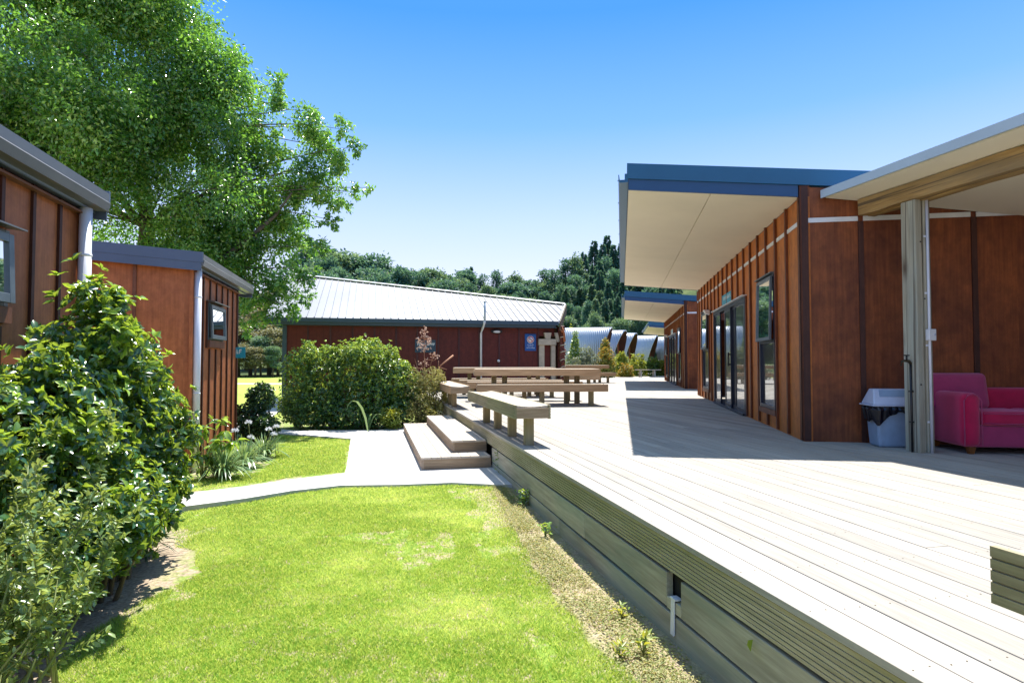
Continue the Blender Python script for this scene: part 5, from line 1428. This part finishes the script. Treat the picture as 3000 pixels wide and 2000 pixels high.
far_bush('red_tipped_shrub', 'broad yellow green shrub at the base of the upright orange tipped one', 1768, 1020, 1105, 37, 44, M['l_red'], 2600, .13)
far_bush('yellow_shrub', 'round yellow green shrub left of the splay legged bench', 1822, 1034, 1104, 39, 34, M['l_yel'], 2800, .13)
far_bush('yellow_shrub', 'low golden shrub at the deck end just left of the splay legged bench', 1828, 1066, 1104, 38, 36, M['l_red'], 2200, .12)
far_bush('flowering_bush', 'pale green hydrangea bush behind the splay legged bench', 1868, 1030, 1104, 41, 40, M['l_yel'], 3000, .14)
far_bush('flowering_bush', 'pale leafy bush above the right end of the splay legged bench', 1908, 1042, 1104, 41.5, 34, M['l_hedge'], 2600, .14)
far_bush('leafy_bush', 'green bush at the corner of the second building', 1945, 1052, 1104, 42, 30, M['l_yel'], 2400, .14)
far_bush('yellow_tree', 'small yellow green tree showing above the largest silver cabin', 1668, 940, 1100, 52, 26, M['l_yel'], 1600, .2, cat='tree')

# ================================================================== forest
def conifer_proto(seed, mat, slim=.17, n=9000):
    r = np.random.default_rng(seed); root = thing('conifer', 'x', 'tree')
    k = 44; P = []; D = []
    for q in range(k):
        f = .10 + .9 * (q / k) ** .92; nb = max(4, int(10 * (1.1 - f))); R = slim * (1.02 - f) * r.uniform(.82, 1.12)
        for b in range(nb):
            a = r.uniform(0, 6.283); m = int(n / k / nb * (1.5 - f)); u = r.random(m) ** .7
            sw = r.normal(0, .2, m) * (1.1 - u)
            P.append(np.stack([np.cos(a + sw) * R * u, np.sin(a + sw) * R * u, f - .09 * u * (1.2 - f) + r.normal(0, .009, m)], 1))
            D.append(np.stack([np.cos(a + sw * 2), np.sin(a + sw * 2), r.normal(-.3, .3, m)], 1))
    P = np.concatenate(P); D = np.concatenate(D); m = len(P); Nn = unit(np.stack([r.normal(0, .8, m), r.normal(0, .8, m), np.ones(m) * .7], 1))
    leaves('crown', P, D, Nn, RNG.uniform(.018, .036, m), .013, mat, root, False, np.clip(r.normal(.4, .22, m), 0, 1))
    o = MB(); o.tube([(0, 0, -.05), (0, 0, .5), (0, 0, .97)], [.016, .010, .002], 6); o.build('trunk', M['farbark'], root)
    return root
def cone_pine(seed, mat, n=4600):
    r = np.random.default_rng(seed); root = thing('pine', 'x', 'tree'); lb = []
    for q in range(24):
        f = r.uniform(.16, .96); R = .19 * (1.08 - f) ** .75; a = r.uniform(0, 6.283); u = r.uniform(.3, 1)
        s = r.uniform(.035, .065) * (1.3 - .5 * f); lb.append((math.cos(a) * R * u, math.sin(a) * R * u, f, s * 1.15, s * 1.15, s * 1.0))
    lb.append((0, 0, .93, .03, .03, .07)); lb.append((0, 0, .8, .05, .05, .09))
    P, O = lobes_points(lb, n, .6); m = len(P)
    leaves('crown', P + rdir(m) * r.gamma(1.2, .009, (m, 1)), unit(O + rdir(m) * .8 + np.array([0, 0, .3])), unit(rdir(m) + np.array([0, 0, .4])), r.uniform(.015, .038, m), .014, mat, root, False, np.clip(r.normal(.4, .24, m), 0, 1))
    o = MB(); o.tube([(0, 0, -.05), (.01, 0, .4), (0, .0, .92)], [.016, .011, .003], 6); o.build('trunk', M['farbark'], root); return root
def pine_proto(seed, mat, n=4200, flat=.5, nl=19):
    r = np.random.default_rng(seed); root = thing('pine', 'x', 'tree'); lb = []
    for q in range(nl):
        f = r.uniform(.42, .95); R = .20 * math.sin(min(1, (f - .25) * 1.35) * math.pi) ** .7; a = r.uniform(0, 6.283); u = r.random() ** .5
        s = r.uniform(.055, .095); lb.append((math.cos(a) * R * u, math.sin(a) * R * u, f - .06 * u, s * 1.25, s * 1.25, s * flat * 1.3))
    P, O = lobes_points(lb, n, .55); m = len(P)
    leaves('crown', P + rdir(m) * r.gamma(1.2, .010, (m, 1)), unit(O + rdir(m) * .9), unit(O * .5 + rdir(m) * .8 + np.array([0, 0, .5])), r.uniform(.018, .040, m), .018, mat, root, False, np.clip(r.normal(.4, .22, m), 0, 1))
    o = MB(); o.tube([(0, 0, -.05), (.01, 0, .4), (-.01, .01, .9)], [.018, .013, .004], 6)
    for q in range(nl):
        l_ = lb[q]; o.tube([(0, 0, max(.3, l_[2] - .12)), (l_[0] * .6, l_[1] * .6, l_[2] - .03), (l_[0], l_[1], l_[2])], [.006, .004, .002], 5, caps=False)
    o.build('trunk', M['farbark'], root); return root
PR = {'c1': conifer_proto(1, M['l_pine'], .26), 'c2': conifer_proto(2, M['l_pine'], .24), 'c3': conifer_proto(3, M['l_pine2'], .27),
      'p1': pine_proto(4, M['l_pine']), 'p2': pine_proto(5, M['l_pine'], flat=.42, nl=13), 'p3': pine_proto(6, M['l_pine2'], flat=.7, nl=20), 'k1': cone_pine(8, M['l_pine']), 'k2': cone_pine(9, M['l_pine2']), 'k3': cone_pine(10, M['l_pine']), 'p4': pine_proto(7, M['l_scrub'], flat=.8, nl=20)}
used = set()
def put(kind, px, py_top, Y, lab, group=None, wid=1.0, base=None):
    src_ = PR[kind]; first = kind not in used; used.add(kind)
    x = (px - 1500) / F * Y; zt = EYE + (HZ - py_top) / F * Y; zb = float(hill(x, Y)) if base is None else base
    o = src_ if first else copy_tree(src_)
    H = max(3.0, zt - zb); o.location = (x, Y, zt - H); o.scale = (H * wid, H * wid, H); o.rotation_euler = (0, 0, random.uniform(0, 6.28))
    o['label'] = lab
    if group: o['group'] = group
    elif 'group' in o: del o['group']
    return o
SK = [('p1', 925, 697, 112, 1.5, 'pine on the skyline at the edge of the big tree'), ('p3', 998, 727, 110, 1.5, 'round headed pine above the left end of the roof ridge'),
      ('k1', 1050, 752, 108, 1.2, 'low pine between two taller round pines on the left skyline'), ('p1', 1091, 737, 110, 1.4, 'tall dark pine on the left skyline, second hump from the big tree'),
      ('p2', 1132, 746, 112, 1.2, 'pine with gaps in its crown just right of the tall dark skyline pine'), ('p2', 1215, 762, 112, 2.0, 'broad umbrella crowned pine on the skyline above the middle of the roof'),
      ('p3', 1262, 776, 108, 1.2, 'pine tucked against the right side of the broad umbrella pine'), ('p2', 1304, 781, 112, 1.4, 'lone umbrella pine with sky showing under its crown'),
      ('p1', 1359, 782, 112, 1.1, 'dark irregular pine right of the lone umbrella pine'), ('c1', 1380, 777, 114, .8, 'thin pale tree rising from the dip in the skyline'), ('k3', 1410, 805, 110, 1.1, 'small pine at the lowest dip of the skyline'),
      ('k1', 1453, 790, 110, 1.2, 'pine just right of the lowest dip in the skyline'), ('k2', 1508, 795, 108, 1.3, 'rounded pine above the right part of the metal roof'), ('p2', 1550, 795, 110, 1.2, 'flat topped pine over the right third of the metal roof'),
      ('k1', 1597, 786, 108, 1.1, 'pine where the skyline starts to climb to the right'), ('k3', 1625, 790, 106, 1.1, 'pine above the right end of the ridge cap'), ('k1', 1657, 756, 108, 1.0, 'conifer at the foot of the steep right hand skyline'),
      ('k2', 1686, 739, 108, 1.0, 'bushy conifer half way up the right hand skyline'), ('c2', 1712, 735, 110, 1.0, 'conifer just left of the spire shaped one'), ('c1', 1742, 700, 116, 1.1, 'spire shaped conifer standing clear above the right hand trees'),
      ('c1', 1766, 710, 114, 1.0, 'slim conifer left of the tallest one'), ('c1', 1782, 684, 118, 1.1, 'tallest conifer on the skyline, nearest the dark roof edge'), ('c1', 1799, 712, 114, 1.0, 'slim conifer right of the tallest one'),
      ('c2', 1820, 706, 114, 1.0, 'conifer partly cut off by the dark roof edge')]
for kd, px, py, Y, wd, lab in SK: put(kd, px, py, Y, lab, None, wd)
sx = [k[1] for k in SK] + [1960]; sy = [k[2] for k in SK] + [700]
rg = random.Random(17)
GL = {'c1': 'dark slender conifer within the forested slope', 'c2': 'dark bushy conifer within the forested slope', 'c3': 'olive green conifer within the forested slope',
      'p1': 'dark pine within the forested slope behind the metal roof', 'p2': 'flat crowned pine within the forested slope', 'p3': 'olive pine within the forested slope', 'k1': 'dark cone shaped pine within the forested slope', 'k2': 'olive cone shaped pine within the forested slope', 'k3': 'dense dark pine within the forested slope', 'p4': 'pale grey green scrub tree beyond the field'}
for row, (Y, lo, hi) in enumerate(((103, 22, 60), (95, 50, 105), (88, 85, 150), (80, 130, 200), (72, 175, 245))):
    px = 900 + rg.uniform(0, 15)
    while px < 1985:
        sk = np.interp(px, sx, sy); py = sk + rg.uniform(lo, hi)
        right = px > 1600
        if right: py += 26
        if not right and py > 870: px += 20; continue
        if right and py > 985: py = rg.uniform(930, 985)
        kd = rg.choice(['c2', 'c3', 'c1', 'c2', 'k3', 'k1', 'c3'] if right else ['p1', 'k2', 'p2', 'k1', 'k3', 'p3'])
        if right and py > 900: kd = rg.choice(['p3', 'c3', 'k2', 'k2', 'k1'])
        put(kd, px, py, Y + rg.uniform(-3, 3), GL[kd], kd[0] in 'pk' and 'pines on the forested slope' or 'conifers on the forested slope', rg.uniform(1.0, 1.35))
        px += rg.uniform(16, 28) * (1.15 if not right else 1)
# scrub trees left, seen under the big tree, and trees screening the far left
for i_, (px, py, Y) in enumerate(((655, 930, 62), (700, 955, 60), (735, 930, 64), (765, 980, 59), (790, 900, 66), (815, 960, 61), (845, 925, 64), (880, 905, 67), (600, 900, 66), (560, 880, 70), (690, 1005, 57.5), (748, 1015, 57.5), (800, 1010, 57.5), (725, 860, 78), (800, 850, 80), (650, 850, 80), (860, 840, 84))):
    put('p4' if i_ % 3 else 'p3', px, py, Y, 'pale scrub tree beyond the field, seen between second cabin and red building', 'scrub trees beyond the field', 2.2 if i_ % 3 else 1.6)
for i_, px in enumerate((-900, -640, -380, -120, 140, 400)):
    put('p3', px, 830 + 20 * (i_ % 2), 74 + 4 * (i_ % 3), 'tree far beyond the cabins, hidden by the big tree', 'trees far beyond the cabins', 1.8)

# ================================================================== light, sky, camera
def sky():
    w = bpy.data.worlds.new('World'); bpy.context.scene.world = w; w.use_nodes = True; t = w.node_tree; t.nodes.clear()
    s = N(t, 'ShaderNodeTexSky'); s.sky_type = 'NISHITA'; s.sun_disc = False
    s.sun_elevation = rad(66); s.sun_rotation = rad(4.8); s.altitude = 0; s.air_density = SKY[0]; s.dust_density = SKY[1]; s.ozone_density = SKY[2]
    hs = N(t, 'ShaderNodeHueSaturation'); hs.inputs['Saturation'].default_value = SKY[3]; hs.inputs['Hue'].default_value = .5; L(t, s.outputs[0], hs.inputs['Color'])
    b = N(t, 'ShaderNodeBackground'); b.inputs['Strength'].default_value = SKY[4]; 
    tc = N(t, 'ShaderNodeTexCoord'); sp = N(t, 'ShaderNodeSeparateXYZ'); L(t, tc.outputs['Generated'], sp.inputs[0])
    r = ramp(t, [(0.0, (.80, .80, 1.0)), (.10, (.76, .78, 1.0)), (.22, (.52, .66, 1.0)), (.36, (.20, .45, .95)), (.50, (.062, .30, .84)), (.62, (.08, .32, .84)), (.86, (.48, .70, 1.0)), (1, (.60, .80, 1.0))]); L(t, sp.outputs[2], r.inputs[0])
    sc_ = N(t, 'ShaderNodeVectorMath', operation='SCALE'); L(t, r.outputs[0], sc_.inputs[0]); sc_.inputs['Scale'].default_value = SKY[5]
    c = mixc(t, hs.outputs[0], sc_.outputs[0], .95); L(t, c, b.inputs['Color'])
    o = N(t, 'ShaderNodeOutputWorld'); L(t, b.outputs[0], o.inputs['Surface'])
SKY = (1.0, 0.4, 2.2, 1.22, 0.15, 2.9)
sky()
ld = bpy.data.lights.new('sun', 'SUN'); ld.energy = 3.9; ld.angle = rad(.5); ld.color = (1.0, .955, .89)
lo = bpy.data.objects.new('sun', ld); C.objects.link(lo); el = rad(66)
d = Vector((.085 * math.cos(el), .996 * math.cos(el), math.sin(el))); lo.rotation_euler = (-d).to_track_quat('-Z', 'Y').to_euler(); lo.location = (0, 10, 30)
cd = bpy.data.cameras.new('camera'); co = bpy.data.objects.new('camera', cd); C.objects.link(co)
cd.sensor_width = 36; cd.lens = 36 * F / 3000; cd.clip_end = 4000; cd.clip_start = .05
co.location = (0, 0, EYE); co.rotation_euler = (rad(90) + math.atan(59 / F), 0, 0)
sc = bpy.context.scene; sc.camera = co
sc.view_settings.view_transform = 'Standard'; sc.view_settings.look = 'None'; sc.view_settings.exposure = 1.5; sc.view_settings.gamma = 1
sc.render.engine = 'CYCLES'; sc.cycles.use_denoising = True
sc.cycles.max_bounces = 6; sc.cycles.transparent_max_bounces = 4; sc.cycles.caustics_reflective = False; sc.cycles.caustics_refractive = False
